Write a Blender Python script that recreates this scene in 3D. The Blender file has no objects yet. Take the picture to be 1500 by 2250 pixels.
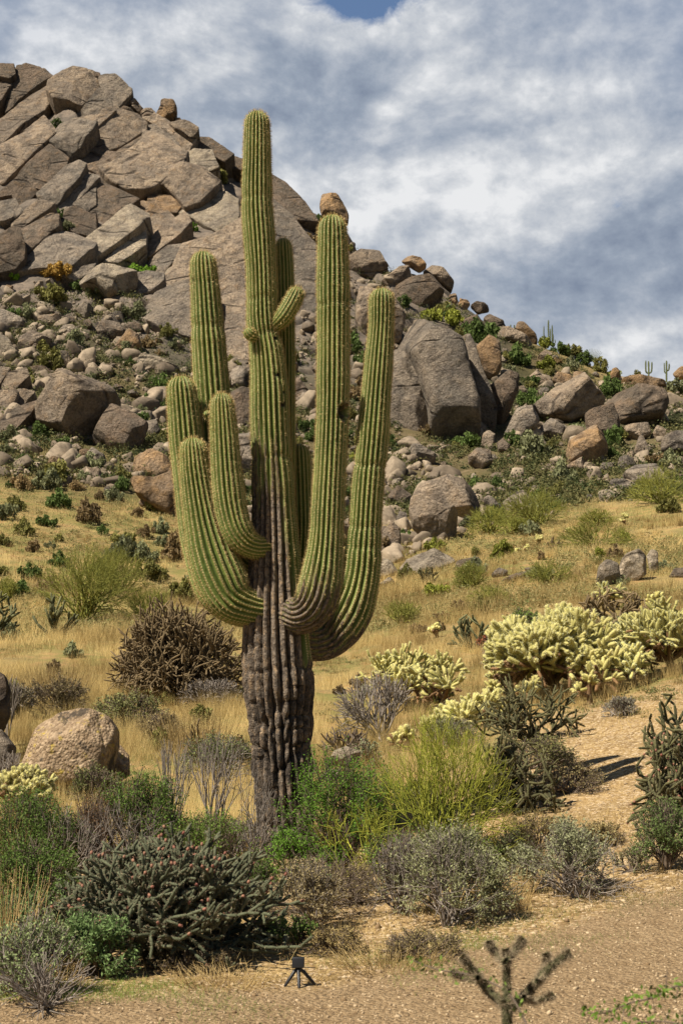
import bpy, math, numpy as np
from math import radians, sin, cos, pi
rng = np.random.default_rng(7)
scene = bpy.context.scene
C = scene.collection

# ------------------------------------------------------------------ camera
CAM_Z, FPX, HORIZON = 1.6, 3125.0, 1567.0          # focal length in photo pixels, horizon row
TILT = math.atan((HORIZON - 1125.0) / FPX)
cam_d = bpy.data.cameras.new('camera'); cam = bpy.data.objects.new('camera', cam_d); C.objects.link(cam)
cam.location = (0, 0, CAM_Z); cam.rotation_euler = (radians(90) + TILT, 0, 0)
cam_d.sensor_fit = 'VERTICAL'; cam_d.sensor_height = 36.0; cam_d.sensor_width = 24.0; cam_d.lens = 50.0
cam_d.clip_start = 0.1; cam_d.clip_end = 3000
cam_d.dof.use_dof = True; cam_d.dof.focus_distance = 15.5; cam_d.dof.aperture_fstop = 7.0
scene.camera = cam

# ------------------------------------------------------------------ sun and sky
SUN_AZ, SUN_EL = radians(36), radians(53)            # light travels to the right and away from the camera
sun_d = bpy.data.lights.new('sun', 'SUN'); sun_d.energy = 5.0; sun_d.angle = radians(0.5); sun_d.color = (1.0, 0.91, 0.77)
sun = bpy.data.objects.new('sun', sun_d); C.objects.link(sun)
from mathutils import Vector
Ldir = Vector((cos(SUN_EL) * cos(SUN_AZ), cos(SUN_EL) * sin(SUN_AZ), -sin(SUN_EL)))
sun.rotation_euler = Ldir.to_track_quat('-Z', 'Y').to_euler(); sun.location = (-20, -20, 40)
to_sun = -Ldir

def node(nt, typ, ins=None, **props):
    n = nt.nodes.new(typ)
    for k, v in props.items(): setattr(n, k, v)
    for k, v in (ins or {}).items():
        s = n.inputs[k]
        if isinstance(v, bpy.types.NodeSocket): nt.links.new(v, s)
        else: s.default_value = v
    return n
def math_n(nt, op, a, b=0.5, c=None, clamp=False):
    n = nt.nodes.new('ShaderNodeMath'); n.operation = op; n.use_clamp = clamp
    for i, v in enumerate([a, b] + ([c] if c is not None else [])):
        if isinstance(v, bpy.types.NodeSocket): nt.links.new(v, n.inputs[i])
        else: n.inputs[i].default_value = v
    return n.outputs[0]
def ramp(nt, fac, stops, interp='LINEAR'):
    n = nt.nodes.new('ShaderNodeValToRGB'); nt.links.new(fac, n.inputs[0]); cr = n.color_ramp; cr.interpolation = interp
    while len(cr.elements) < len(stops): cr.elements.new(0.5)
    for e, (p, c) in zip(cr.elements, stops):
        e.position = p; e.color = (c, c, c, 1) if isinstance(c, (int, float)) else (c[0], c[1], c[2], 1)
    return n.outputs[0]
def mix(nt, fac, a, b, blend='MIX'):
    n = nt.nodes.new('ShaderNodeMix'); n.data_type = 'RGBA'; n.blend_type = blend; n.clamp_factor = True
    for i, v in ((0, fac), (6, a), (7, b)):
        if isinstance(v, bpy.types.NodeSocket): nt.links.new(v, n.inputs[i])
        elif i == 0: n.inputs[0].default_value = v
        else: n.inputs[i].default_value = (v[0], v[1], v[2], 1)
    return n.outputs[2]
def noise(nt, vec, scale, detail=4, rough=0.55, dist=0.0, out=0):
    return node(nt, 'ShaderNodeTexNoise', {'Vector': vec, 'Scale': scale, 'Detail': detail, 'Roughness': rough, 'Distortion': dist}).outputs[out]

world = bpy.data.worlds.new('World'); scene.world = world; world.use_nodes = True
wt = world.node_tree; wt.nodes.clear()
sky = node(wt, 'ShaderNodeTexSky', sky_type='NISHITA', sun_disc=False)
sky.sun_elevation = SUN_EL; sky.sun_rotation = math.atan2(to_sun.x, to_sun.y); sky.altitude = 800; sky.dust_density = 0.6; sky.ozone_density = 2.0
tc = node(wt, 'ShaderNodeTexCoord')
sep = node(wt, 'ShaderNodeSeparateXYZ', {0: tc.outputs['Generated']})
dx, dy, dz = sep.outputs
bg_sky = node(wt, 'ShaderNodeBackground', {'Color': sky.outputs[0], 'Strength': ramp(wt, dy, [(0.6, 0.032), (0.85, 0.075)])})
# cloud field on the sky sphere: bearing and height angle, a little flattened
az_ = math_n(wt, 'ARCTAN2', dx, dy); el_ = math_n(wt, 'ARCSINE', dz)
cv = node(wt, 'ShaderNodeCombineXYZ', {0: az_, 1: math_n(wt, 'MULTIPLY', el_, 1.45), 2: 0.37}).outputs[0]
cv2 = node(wt, 'ShaderNodeVectorMath', {0: cv, 1: (-0.010, 0.016, 0.0)}, operation='ADD').outputs[0]
def blob(px, py, sx, sy):
    """soft bump on the sky sphere round the direction of a cloud feature (sx, sy: half widths in radians)"""
    az = math.atan((px - 750) / FPX); el = TILT + math.atan((1125 - py) / FPX)
    a = math_n(wt, 'ARCTAN2', dx, dy); e = math_n(wt, 'ARCSINE', dz)
    qx = math_n(wt, 'DIVIDE', math_n(wt, 'SUBTRACT', a, az), sx); qy = math_n(wt, 'DIVIDE', math_n(wt, 'SUBTRACT', e, el), sy)
    r2 = math_n(wt, 'ADD', math_n(wt, 'MULTIPLY', qx, qx), math_n(wt, 'MULTIPLY', qy, qy))
    return math_n(wt, 'EXPONENT', math_n(wt, 'MULTIPLY', r2, -1.0))
def add_scaled(acc, s, k): return math_n(wt, 'ADD', acc, math_n(wt, 'MULTIPLY', s, k))
SKY_SHADE = [(90, 60, .07, .035, .26), (1430, 120, .055, .035, .20), (1320, 210, .05, .03, .16), (900, 400, .065, .03, .30), (1180, 430, .07, .05, .20), (760, 60, .05, .02, .14),
             (1080, 100, .07, .03, .10), (960, 560, .08, .045, .20), (1480, 700, .05, .03, .12), (1250, 300, .05, .02, .18), (20, 200, .04, .03, .08),
             (620, 250, .085, .05, -.22), (760, 310, .08, .022, -.24), (1050, 280, .05, .02, -.16), (430, 130, .06, .05, -.06), (1250, 590, .10, .045, -.14), (1470, 500, .06, .03, -.14), (1150, 200, .035, .02, -.10)]
n1 = noise(wt, cv, 4.2, 12, 0.56, 0.3)
def puff(v): return math_n(wt, 'ADD', math_n(wt, 'MULTIPLY', noise(wt, v, 8.5, 12, 0.58, 0.2), 0.70), math_n(wt, 'MULTIPLY', noise(wt, v, 24.0, 10, 0.6, 0.1), 0.30))
p1 = puff(cv); p2 = puff(cv2)
shade = math_n(wt, 'ADD', math_n(wt, 'MULTIPLY', math_n(wt, 'SUBTRACT', n1, 0.5), 1.7), math_n(wt, 'MULTIPLY', math_n(wt, 'SUBTRACT', p1, 0.5), 1.05))
shade = math_n(wt, 'ADD', shade, math_n(wt, 'MULTIPLY', math_n(wt, 'SUBTRACT', p1, p2), 2.3))       # sunlit upper left sides, grey undersides
shade = math_n(wt, 'ADD', shade, 0.50)
for s in SKY_SHADE: shade = add_scaled(shade, blob(*s[:4]), s[4])
cloud_col = ramp(wt, shade, [(0.0, (.23, .28, .375)), (0.3, (.33, .385, .475)), (0.52, (.45, .495, .57)), (0.75, (.62, .65, .695)), (1.0, (.86, .87, .885))])
bg_cloud = node(wt, 'ShaderNodeBackground', {'Color': cloud_col, 'Strength': 0.58})
# clear holes in the deck, and clear sky on the sun's side
hole = math_n(wt, 'MULTIPLY', blob(800, -5, .045, .019), 1.35)
hole = add_scaled(hole, blob(1400, 470, .03, .012), 0.42)
hole = add_scaled(hole, blob(640, 235, .012, .006), 0.30)
hole = math_n(wt, 'ADD', hole, math_n(wt, 'MULTIPLY', math_n(wt, 'SUBTRACT', noise(wt, cv, 22.0, 10, 0.62, 0.4), 0.5), 2.0))
hole = ramp(wt, hole, [(0.50, 0.0), (0.95, 1.0)])
back = ramp(wt, math_n(wt, 'ADD', dy, math_n(wt, 'MULTIPLY', math_n(wt, 'SUBTRACT', n1, 0.5), 0.08)), [(0.76, 0.95), (0.90, 0.0)])
hole = math_n(wt, 'MAXIMUM', hole, back)
ms = node(wt, 'ShaderNodeMixShader', {0: hole, 1: bg_cloud.outputs[0], 2: bg_sky.outputs[0]})
node(wt, 'ShaderNodeOutputWorld', {0: ms.outputs[0]})
scene.view_settings.view_transform = 'Standard'; scene.view_settings.look = 'None'
scene.view_settings.exposure = 0.72; scene.view_settings.gamma = 1.0; scene.view_settings.use_curve_mapping = False
scene.cycles.max_bounces = 5; scene.cycles.diffuse_bounces = 2; scene.cycles.transmission_bounces = 3; scene.cycles.transparent_max_bounces = 4

# ------------------------------------------------------------------ helpers
ct, st = cos(TILT), sin(TILT)
def ray(px, py):
    v = (1125.0 - np.asarray(py, float)) / FPX; a = (np.asarray(px, float) - 750.0) / FPX
    return np.stack([a + 0 * v, ct - v * st, st + v * ct + 0 * a], -1)
def P(px, py, Y):
    d = ray(px, py); return np.array([0, 0, CAM_Z]) + d * (np.asarray(Y, float) / d[..., 1])[..., None]
def project(p):
    p = np.asarray(p, float) - np.array([0, 0, CAM_Z]); f = p[..., 1] * ct + p[..., 2] * st; u = -p[..., 1] * st + p[..., 2] * ct
    return 750 + FPX * p[..., 0] / f, 1125 - FPX * u / f

def _h(i, j, k):
    n = (i.astype(np.int64) * 374761393 + j.astype(np.int64) * 668265263 + k.astype(np.int64) * 2147483647 * 3 + 1013904223) & 0xffffffff
    n = ((n ^ (n >> 13)) * 1274126177) & 0xffffffff; n = ((n ^ (n >> 15)) * 2246822519) & 0xffffffff
    return ((n ^ (n >> 16)) & 0xffffff) / float(0xffffff)
def vnoise(p):
    f = np.floor(p); t = p - f; t = t * t * (3 - 2 * t); i, j, k = [f[:, a].astype(np.int64) for a in range(3)]
    r = 0
    for a in (0, 1):
        for b in (0, 1):
            for c in (0, 1):
                w = (t[:, 0] if a else 1 - t[:, 0]) * (t[:, 1] if b else 1 - t[:, 1]) * (t[:, 2] if c else 1 - t[:, 2])
                r = r + w * _h(i + a, j + b, k + c)
    return r * 2 - 1
def fbm(p, octs=4, gain=0.5):
    r = 0; a = 1.0; s = 0
    for o in range(octs):
        r = r + a * vnoise(p * (2.03 ** o) + o * 17.3); s += a; a *= gain
    return r / s
def sstep(a, b, x):
    t = np.clip((np.asarray(x, float) - a) / (b - a), 0, 1); return t * t * (3 - 2 * t)

def make_mesh(name, verts, tris=None, quads=None, mats=(), attrs=None, smooth=True, mat_idx=None):
    me = bpy.data.meshes.new(name)
    V = np.asarray(verts, np.float32).reshape(-1, 3)
    parts = []; tot = []
    if quads is not None and len(quads): q = np.asarray(quads, np.int32).reshape(-1, 4); parts.append(q.ravel()); tot.append(np.full(len(q), 4, np.int32))
    if tris is not None and len(tris): t = np.asarray(tris, np.int32).reshape(-1, 3); parts.append(t.ravel()); tot.append(np.full(len(t), 3, np.int32))
    loops = np.concatenate(parts); tot = np.concatenate(tot); start = np.concatenate([[0], np.cumsum(tot)[:-1]]).astype(np.int32)
    me.vertices.add(len(V)); me.vertices.foreach_set('co', V.ravel())
    me.loops.add(len(loops)); me.loops.foreach_set('vertex_index', loops)
    me.polygons.add(len(tot)); me.polygons.foreach_set('loop_start', start); me.polygons.foreach_set('loop_total', tot)
    if smooth: me.polygons.foreach_set('use_smooth', np.ones(len(tot), bool))
    for m in mats: me.materials.append(m)
    if mat_idx is not None: me.polygons.foreach_set('material_index', np.asarray(mat_idx, np.int32))
    for k, a in (attrs or {}).items():
        at = me.attributes.new(k, 'FLOAT', 'POINT'); at.data.foreach_set('value', np.asarray(a, np.float32))
    me.update(calc_edges=True); me.validate()
    return me
def link(name, me, loc=(0, 0, 0), parent=None, rot=0.0, scale=1.0):
    o = bpy.data.objects.new(name, me); C.objects.link(o); o.location = loc; o.rotation_euler = (0, 0, rot)
    o.scale = (scale,) * 3 if isinstance(scale, (int, float)) else scale
    if parent is not None: o.parent = parent
    return o
def tag(o, label=None, cat=None, group=None, kind=None):
    for k, v in (('label', label), ('category', cat), ('group', group), ('kind', kind)):
        if v: o[k] = v
    return o
def unit(v): v = np.asarray(v, float); return v / np.maximum(np.linalg.norm(v, axis=-1, keepdims=True), 1e-9)
def catmull(K, n):
    """K (k,d) control rows -> n rows, centripetal-free Catmull-Rom by index"""
    K = np.asarray(K, float); k = len(K); t = np.linspace(0, k - 1 - 1e-6, n); i = t.astype(int); f = (t - i)[:, None]
    g = lambda j: K[np.clip(j, 0, k - 1)]
    a, b, c, d = g(i - 1), g(i), g(i + 1), g(i + 2)
    return 0.5 * (2 * b + (c - a) * f + (2 * a - 5 * b + 4 * c - d) * f ** 2 + (3 * b - a - 3 * c + d) * f ** 3)

# ------------------------------------------------------------------ materials
def new_mat(name, rough=0.9, spec=0.3):
    m = bpy.data.materials.new(name); m.use_nodes = True; nt = m.node_tree; b = nt.nodes['Principled BSDF']
    b.inputs['Roughness'].default_value = rough; b.inputs['Specular IOR Level'].default_value = spec
    return m, nt, b
def bump(nt, b, h, strength, dist):
    n = node(nt, 'ShaderNodeBump', {'Height': h, 'Strength': strength, 'Distance': dist}); nt.links.new(n.outputs[0], b.inputs['Normal'])
def attr(nt, name): return node(nt, 'ShaderNodeAttribute', attribute_name=name).outputs['Fac']
def granite(name, base, alt, stain, dark, sc=1.0, stain_amt=0.5, bstr=0.8):
    m, nt, b = new_mat(name, 0.95, 0.15)
    t = node(nt, 'ShaderNodeTexCoord'); oi = node(nt, 'ShaderNodeObjectInfo')
    off = node(nt, 'ShaderNodeVectorMath', {0: t.outputs['Object'], 1: node(nt, 'ShaderNodeCombineXYZ', {0: math_n(nt, 'MULTIPLY', oi.outputs['Random'], 57.0), 1: math_n(nt, 'MULTIPLY', oi.outputs['Random'], 31.0)}).outputs[0]}, operation='ADD').outputs[0]
    big = noise(nt, off, 0.35 * sc, 5, 0.6, 0.4); med = noise(nt, off, 1.3 * sc, 8, 0.65, 0.2); fine = noise(nt, off, 6.0 * sc, 6, 0.7)
    c = mix(nt, ramp(nt, big, [(0.42, 0), (0.58, 1)]), base, alt)
    c = mix(nt, ramp(nt, noise(nt, off, 0.8 * sc, 9, 0.72, 0.1), [(0.50, 0), (0.60, 0.55)]), c, dark)
    c = mix(nt, math_n(nt, 'MULTIPLY', ramp(nt, med, [(0.52, 0), (0.68, 1)]), stain_amt), c, stain)
    # vertical run-off streaks of desert varnish
    st_v = node(nt, 'ShaderNodeMapping', {'Vector': off, 'Scale': (1.0, 1.0, 0.16)}).outputs[0]
    c = mix(nt, math_n(nt, 'MULTIPLY', ramp(nt, noise(nt, st_v, 0.9 * sc, 7, 0.65, 0.3), [(0.52, 0), (0.66, 1)]), 0.62), c, dark)
    c = mix(nt, 0.85, c, ramp(nt, fine, [(0.30, 0.25), (0.5, 0.5), (0.70, 0.78)]), 'OVERLAY')
    dv = node(nt, 'ShaderNodeMix', {0: 0.30, 4: off, 5: noise(nt, off, 0.8, 4, 0.6, out=1)}, data_type='VECTOR').outputs[1]
    dv = node(nt, 'ShaderNodeMapping', {'Vector': dv, 'Rotation': (0.3, 0.2, -0.75), 'Scale': (0.28, 1.0, 0.6)}).outputs[0]
    ve = node(nt, 'ShaderNodeTexVoronoi', {'Vector': dv, 'Scale': 0.26 * sc}, feature='DISTANCE_TO_EDGE').outputs['Distance']
    crk = math_n(nt, 'MULTIPLY', ramp(nt, ve, [(0.0, 1), (0.022, 0)]), ramp(nt, noise(nt, off, 0.45 * sc, 2, 0.5), [(0.46, 0), (0.56, 1)]))
    c = mix(nt, math_n(nt, 'MULTIPLY', crk, 0.75), c, (.03, .024, .02))
    hv = node(nt, 'ShaderNodeHueSaturation', {'Color': c, 'Value': math_n(nt, 'MULTIPLY_ADD', oi.outputs['Random'], 0.34, 0.70)}).outputs[0]
    nt.links.new(hv, b.inputs['Base Color'])
    h = math_n(nt, 'ADD', math_n(nt, 'MULTIPLY', med, 1.0), math_n(nt, 'MULTIPLY', fine, 0.40))
    h = math_n(nt, 'SUBTRACT', h, math_n(nt, 'MULTIPLY', crk, 0.5))
    bump(nt, b, h, bstr, 1.2 / sc)
    return m
M = {}
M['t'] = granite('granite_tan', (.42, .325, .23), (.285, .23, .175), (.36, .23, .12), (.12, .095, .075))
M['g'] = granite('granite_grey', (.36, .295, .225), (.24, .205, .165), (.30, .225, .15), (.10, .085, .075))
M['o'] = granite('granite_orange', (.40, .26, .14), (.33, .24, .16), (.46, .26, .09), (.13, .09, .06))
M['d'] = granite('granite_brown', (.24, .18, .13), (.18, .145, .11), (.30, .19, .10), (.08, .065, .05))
M['w'] = granite('granite_pale', (.52, .43, .31), (.37, .31, .235), (.38, .28, .17), (.15, .125, .10))
# ------------------------------------------------------------------ terrain
KPX = [0, 500, 750, 1000, 1250, 1500]
ROWS = [(7.3, [2252] * 6), (10, [2067, 2067, 2065, 2055, 2040, 2020]), (13, [1952, 1945, 1940, 1910, 1880, 1850]),
        (16, [1870, 1865, 1850, 1800, 1755, 1710]), (20, [1750, 1745, 1710, 1665, 1625, 1575]), (26, [1600, 1600, 1590, 1560, 1520, 1470]),
        (34, [1470, 1480, 1470, 1440, 1410, 1380]), (45, [1375, 1385, 1390, 1340, 1310, 1300]), (60, [1290, 1310, 1300, 1240, 1210, 1195]),
        (85, [1060, 1130, 1150, 1130, 1110, 1080]), (110, [850, 920, 970, 1000, 980, 960]), (130, [650, 750, 800, 850, 880, 900]), (150, [440, 550, 640, 710, 800, 860])]
CREST = [(-400, 330), (-100, 310), (0, 300), (60, 240), (92, 215), (122, 205), (163, 185), (216, 200), (256, 205), (290, 240), (320, 265), (350, 280), (400, 300), (440, 322), (500, 358), (530, 368), (600, 415),
         (640, 436), (700, 466), (760, 502), (800, 555), (850, 580), (900, 590), (960, 610), (995, 645), (1060, 695), (1140, 740), (1180, 752), (1250, 778), (1320, 808), (1400, 838), (1500, 852), (1700, 900), (2100, 1010), (3200, 1300)]
BACK = [(-2000, 500), (-600, 180), (-200, 158), (0, 165), (60, 172), (112, 205), (140, 245), (170, 300), (400, 420), (3200, 1420)]
UG = np.linspace(-0.8, 0.8, 641); TY, TZ = [0.0, 5.0], [np.zeros(641), np.zeros(641)]
def add_row(Y, pxs, pys):
    w = P(np.array(pxs, float), np.array(pys, float), np.full(len(pxs), float(Y))); TY.append(Y); TZ.append(np.interp(UG, w[:, 0] / Y, w[:, 2]))
for Y, pys in ROWS: add_row(Y, KPX, pys)
add_row(172, *zip(*CREST))
z172 = TZ[-1]
TY.append(188); TZ.append(z172 - 9)
add_row(215, *zip(*BACK)); TZ[-1] = np.where(UG < -0.17, TZ[-1], np.minimum(TZ[-1], z172 * 0.8))
TY += [240, 330, 950, 1600]; TZ += [TZ[-1] * 0.8, TZ[-1] * 0.45, np.full(641, 6.0), np.full(641, 6.0)]
TY, TZ = np.array(TY, float), np.array(TZ)
LY = np.linspace(np.log(4.0), np.log(1600), 900)                  # fine, smoothed table in log distance
T2 = np.array([[0.0]])
T2 = np.stack([np.interp(np.exp(LY), TY, TZ[:, i]) for i in range(641)], 1)
kern = np.exp(-0.5 * (np.arange(-12, 13) / 5.0) ** 2); kern /= kern.sum()
T3 = np.apply_along_axis(lambda c: np.convolve(np.pad(c, 12, 'edge'), kern, 'valid'), 0, T2)
wcrest = sstep(np.log(120), np.log(150), LY)[:, None]
T2 = T3 * (1 - wcrest * 0.7) + T2 * wcrest * 0.7
T2[LY < np.log(7.0)] = 0
def base_z(x, y):
    x = np.asarray(x, float); y = np.asarray(y, float); yy = np.maximum(y, 4.01)
    u = np.clip(x / yy, -0.799, 0.799); fu = (u + 0.8) / 1.6 * 640; fl = np.clip((np.log(yy) - LY[0]) / (LY[-1] - LY[0]) * 899, 0, 898.999)
    i = fu.astype(int); j = fl.astype(int); a = fu - i; b = fl - j
    return (T2[j, i] * (1 - a) + T2[j, i + 1] * a) * (1 - b) + (T2[j + 1, i] * (1 - a) + T2[j + 1, i + 1] * a) * b
def ground(x, y):
    x = np.atleast_1d(np.asarray(x, float)); y = np.atleast_1d(np.asarray(y, float)); p = np.stack([x, y, 0 * x], -1)
    z = base_z(x, y)
    near = sstep(5, 9, y)
    z = z + near * 0.045 * fbm(p * 0.9, 4) * (1 + sstep(12, 20, y))
    z = z + sstep(35, 70, y) * 0.55 * fbm(p * 0.11 + 5, 4)
    z = z + sstep(80, 105, y) * 0.8 * fbm(p * 0.30 + 9, 5) * (1 - 0.6 * sstep(125, 140, y))
    # jointed bedrock of the cliff: two crossing sets of joints
    wc = sstep(120, 130, y) * (1 - sstep(176, 182, y)) * (1 - sstep(0.04, 0.10, x / np.maximum(y, 1)))
    a = (x + y) * .7071 + 1.2 * vnoise(p * .10 + 3); b_ = (y - x) * .7071 + 1.0 * vnoise(p * .10 + 7)
    jb = np.floor(b_ / 4.6); aa = a + 5.3 * (jb % 2) + 3.7 * _h(jb, jb * 0, jb * 0 + 5); ja = np.floor(aa / 9.5)
    fb = b_ / 4.6 - jb; fa = aa / 9.5 - ja; e_ = np.minimum(np.minimum(fb, 1 - fb) * 4.6, np.minimum(fa, 1 - fa) * 9.5)
    h1 = _h(ja, jb, ja * 0 + 1); h2 = _h(ja, jb, ja * 0 + 2); h3 = _h(ja, jb, ja * 0 + 3)
    z = z + wc * (1.5 * (h1 - .5) + 1.3 * (h2 - .5) * (fb - .5) * 2 + 1.2 * (h3 - .5) * (fa - .5) * 2 - 1.7 * (1 - sstep(0.05, .55, e_)) + .25 * fbm(p * .9, 3))
    return z
_hy = np.exp(np.linspace(np.log(5), np.log(260), 900))
def hit(px, py):
    """distance Y at which the ray through a photo pixel first meets the ground (crest if it misses)"""
    d = ray(px, py); d = d / d[1]; z = ground(d[0] * _hy, _hy); r = CAM_Z + d[2] * _hy
    k = np.nonzero(r <= z)[0]
    if len(k):
        i = k[0]
        if i == 0: return float(_hy[0])
        a, b_ = (r - z)[i - 1], (z - r)[i]; return float(_hy[i - 1] + (_hy[i] - _hy[i - 1]) * a / (a + b_ + 1e-9))
    m = _hy < 230; return float(_hy[m][np.argmin((r - z)[m] / _hy[m])])
def gz(x, y): return float(ground(x, y)[0])

pos_u = np.concatenate([np.arange(0, 0.30, 0.0016), 0.30 * 1.045 ** np.arange(0, 76)])
us = np.concatenate([-pos_u[::-1][:-1], pos_u])
ys = np.concatenate([np.linspace(-60, 5, 14)[:-1], np.exp(np.linspace(np.log(5), np.log(117), 400)), np.linspace(117.4, 182, 230), np.exp(np.linspace(np.log(183), np.log(225), 22)), np.exp(np.linspace(np.log(232), np.log(1500), 24))])
YY, UU = np.meshgrid(ys, us, indexing='ij'); XX = UU * np.maximum(YY, 5.0)
ZZ = ground(XX.ravel(), YY.ravel())
nr, nc = YY.shape
idx = np.arange(nr * nc).reshape(nr, nc)
quads = np.stack([idx[:-1, :-1], idx[:-1, 1:], idx[1:, 1:], idx[1:, :-1]], -1).reshape(-1, 4)
xf, yf = XX.ravel(), YY.ravel(); pf = np.stack([xf, yf, 0 * xf], -1)
pxf = 750 + FPX * xf / np.maximum(yf, 4)
n_a = fbm(pf * 0.35, 4); n_b = fbm(pf * 0.09 + 3, 4)
def path_edge(pxv): return np.interp(pxv, [0, 700, 900, 1200, 1500, 2400], [7.9, 8.35, 9.1, 10.0, 10.9, 12.5])
a_path = 1 - sstep(-0.25, 0.3, yf - path_edge(pxf) + 0.35 * n_a)
a_bare = sstep(900, 1150, pxf) * (1 - sstep(21, 25, yf)) * 0.9 + (1 - sstep(17, 20, yf)) * 0.6
a_grass = sstep(15, 20, yf + 6 * n_b) * (1 - sstep(90, 104, yf + 12 * n_b))
a_rock = sstep(78, 96, yf + 10 * n_b) * 0.75 + 0.25 * sstep(112, 128, yf + 9 * n_b)
a_cliff = sstep(118, 132, yf + 5 * n_b) * (1 - sstep(950, 1150, pxf))
a_grass = np.maximum(a_grass, 0.75 * sstep(1100, 1250, pxf) * sstep(128, 150, yf + 12 * n_b))
a_rock = a_rock * (1 - 0.7 * sstep(1100, 1250, pxf) * sstep(128, 150, yf + 12 * n_b))
a_green = np.clip(0.5 + 0.9 * n_b + 0.5 * n_a, 0, 1)
m, nt, b = new_mat('ground', 0.97, 0.1)
t = node(nt, 'ShaderNodeTexCoord').outputs['Object']
g1 = noise(nt, t, 1.1, 7, 0.6); g2 = noise(nt, t, 9.0, 6, 0.65); g3 = noise(nt, t, 42.0, 4, 0.7)
vor = node(nt, 'ShaderNodeTexVoronoi', {'Vector': t, 'Scale': 34.0}); vor2 = node(nt, 'ShaderNodeTexVoronoi', {'Vector': t, 'Scale': 90.0})
dirt = mix(nt, ramp(nt, g1, [(0.35, 0), (0.65, 1)]), (.35, .235, .108), (.25, .17, .082))
dirt = mix(nt, ramp(nt, g2, [(0.45, 0), (0.7, 0.75)]), dirt, (.54, .39, .19))
sepc = node(nt, 'ShaderNodeSeparateColor', {0: vor.outputs['Color']}).outputs[0]; sep2 = node(nt, 'ShaderNodeSeparateColor', {0: vor2.outputs['Color']}).outputs[0]
dirt = mix(nt, 0.45, dirt, sepc, 'SOFT_LIGHT')
sepc = node(nt, 'ShaderNodeSeparateColor', {0: vor.outputs['Color']}).outputs[0]
dirt = mix(nt, ramp(nt, sepc, [(0.80, 0), (0.88, 0.7)]), dirt, (.56, .44, .30))
pathc = mix(nt, ramp(nt, g2, [(0.35, 0), (0.7, 1)]), (.22, .15, .08), (.31, .22, .125))
pathc = mix(nt, 0.45, pathc, sep2, 'SOFT_LIGHT')
grassc = mix(nt, ramp(nt, g1, [(0.35, 0), (0.62, 1)]), (.38, .28, .11), (.22, .17, .075))
gf = noise(nt, t, 0.28, 8, 0.68)
grassc = mix(nt, math_n(nt, 'MULTIPLY', ramp(nt, gf, [(0.44, 0), (0.56, 1)]), 0.70), grassc, (.15, .155, .045))
grassc = mix(nt, ramp(nt, noise(nt, t, 1.7, 7, 0.7), [(0.50, 0), (0.60, 0.75)]), grassc, (.36, .225, .10))
rockc = mix(nt, ramp(nt, noise(nt, t, 0.6, 8, 0.65), [(0.4, 0), (0.6, 1)]), (.12, .095, .06), (.055, .05, .032))
rockc = mix(nt, ramp(nt, noise(nt, t, 0.35, 8, 0.7), [(0.40, 0), (0.50, 0.9)]), rockc, (.032, .038, .016))
c = mix(nt, attr(nt, 'grass'), dirt, grassc)
c = mix(nt, attr(nt, 'rock'), c, rockc)
c = mix(nt, attr(nt, 'cliff'), c, mix(nt, ramp(nt, noise(nt, t, 0.5, 8, 0.65), [(0.4, 0), (0.6, 1)]), (.22, .175, .135), (.13, .11, .09)))
c = mix(nt, math_n(nt, 'MULTIPLY', attr(nt, 'cliff'), ramp(nt, noise(nt, t, 1.6, 8, 0.72), [(0.48, 0), (0.62, .8)])), c, (.10, .085, .07))
c = mix(nt, attr(nt, 'path'), c, pathc)
nt.links.new(c, b.inputs['Base Color'])
hh = math_n(nt, 'ADD', math_n(nt, 'MULTIPLY', g2, 0.5), math_n(nt, 'MULTIPLY', math_n(nt, 'SUBTRACT', 1.0, vor.outputs['Distance']), 0.30))
hh = math_n(nt, 'ADD', hh, math_n(nt, 'MULTIPLY', g3, 0.25))
bump(nt, b, hh, 0.95, 0.07)
M['ground'] = m
me = make_mesh('ground', np.stack([xf, yf, ZZ], -1), quads=quads, mats=[m], attrs={'grass': a_grass * (1 - sstep(1040, 1180, pxf) * (1 - sstep(22, 25, yf + n_a))) * (1 - 0.8 * sstep(760, 860, pxf) * (1 - sstep(18, 20.5, yf + n_a))), 'rock': a_rock, 'path': a_path, 'cliff': a_cliff})
tag(link('ground', me), kind='structure')
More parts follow.
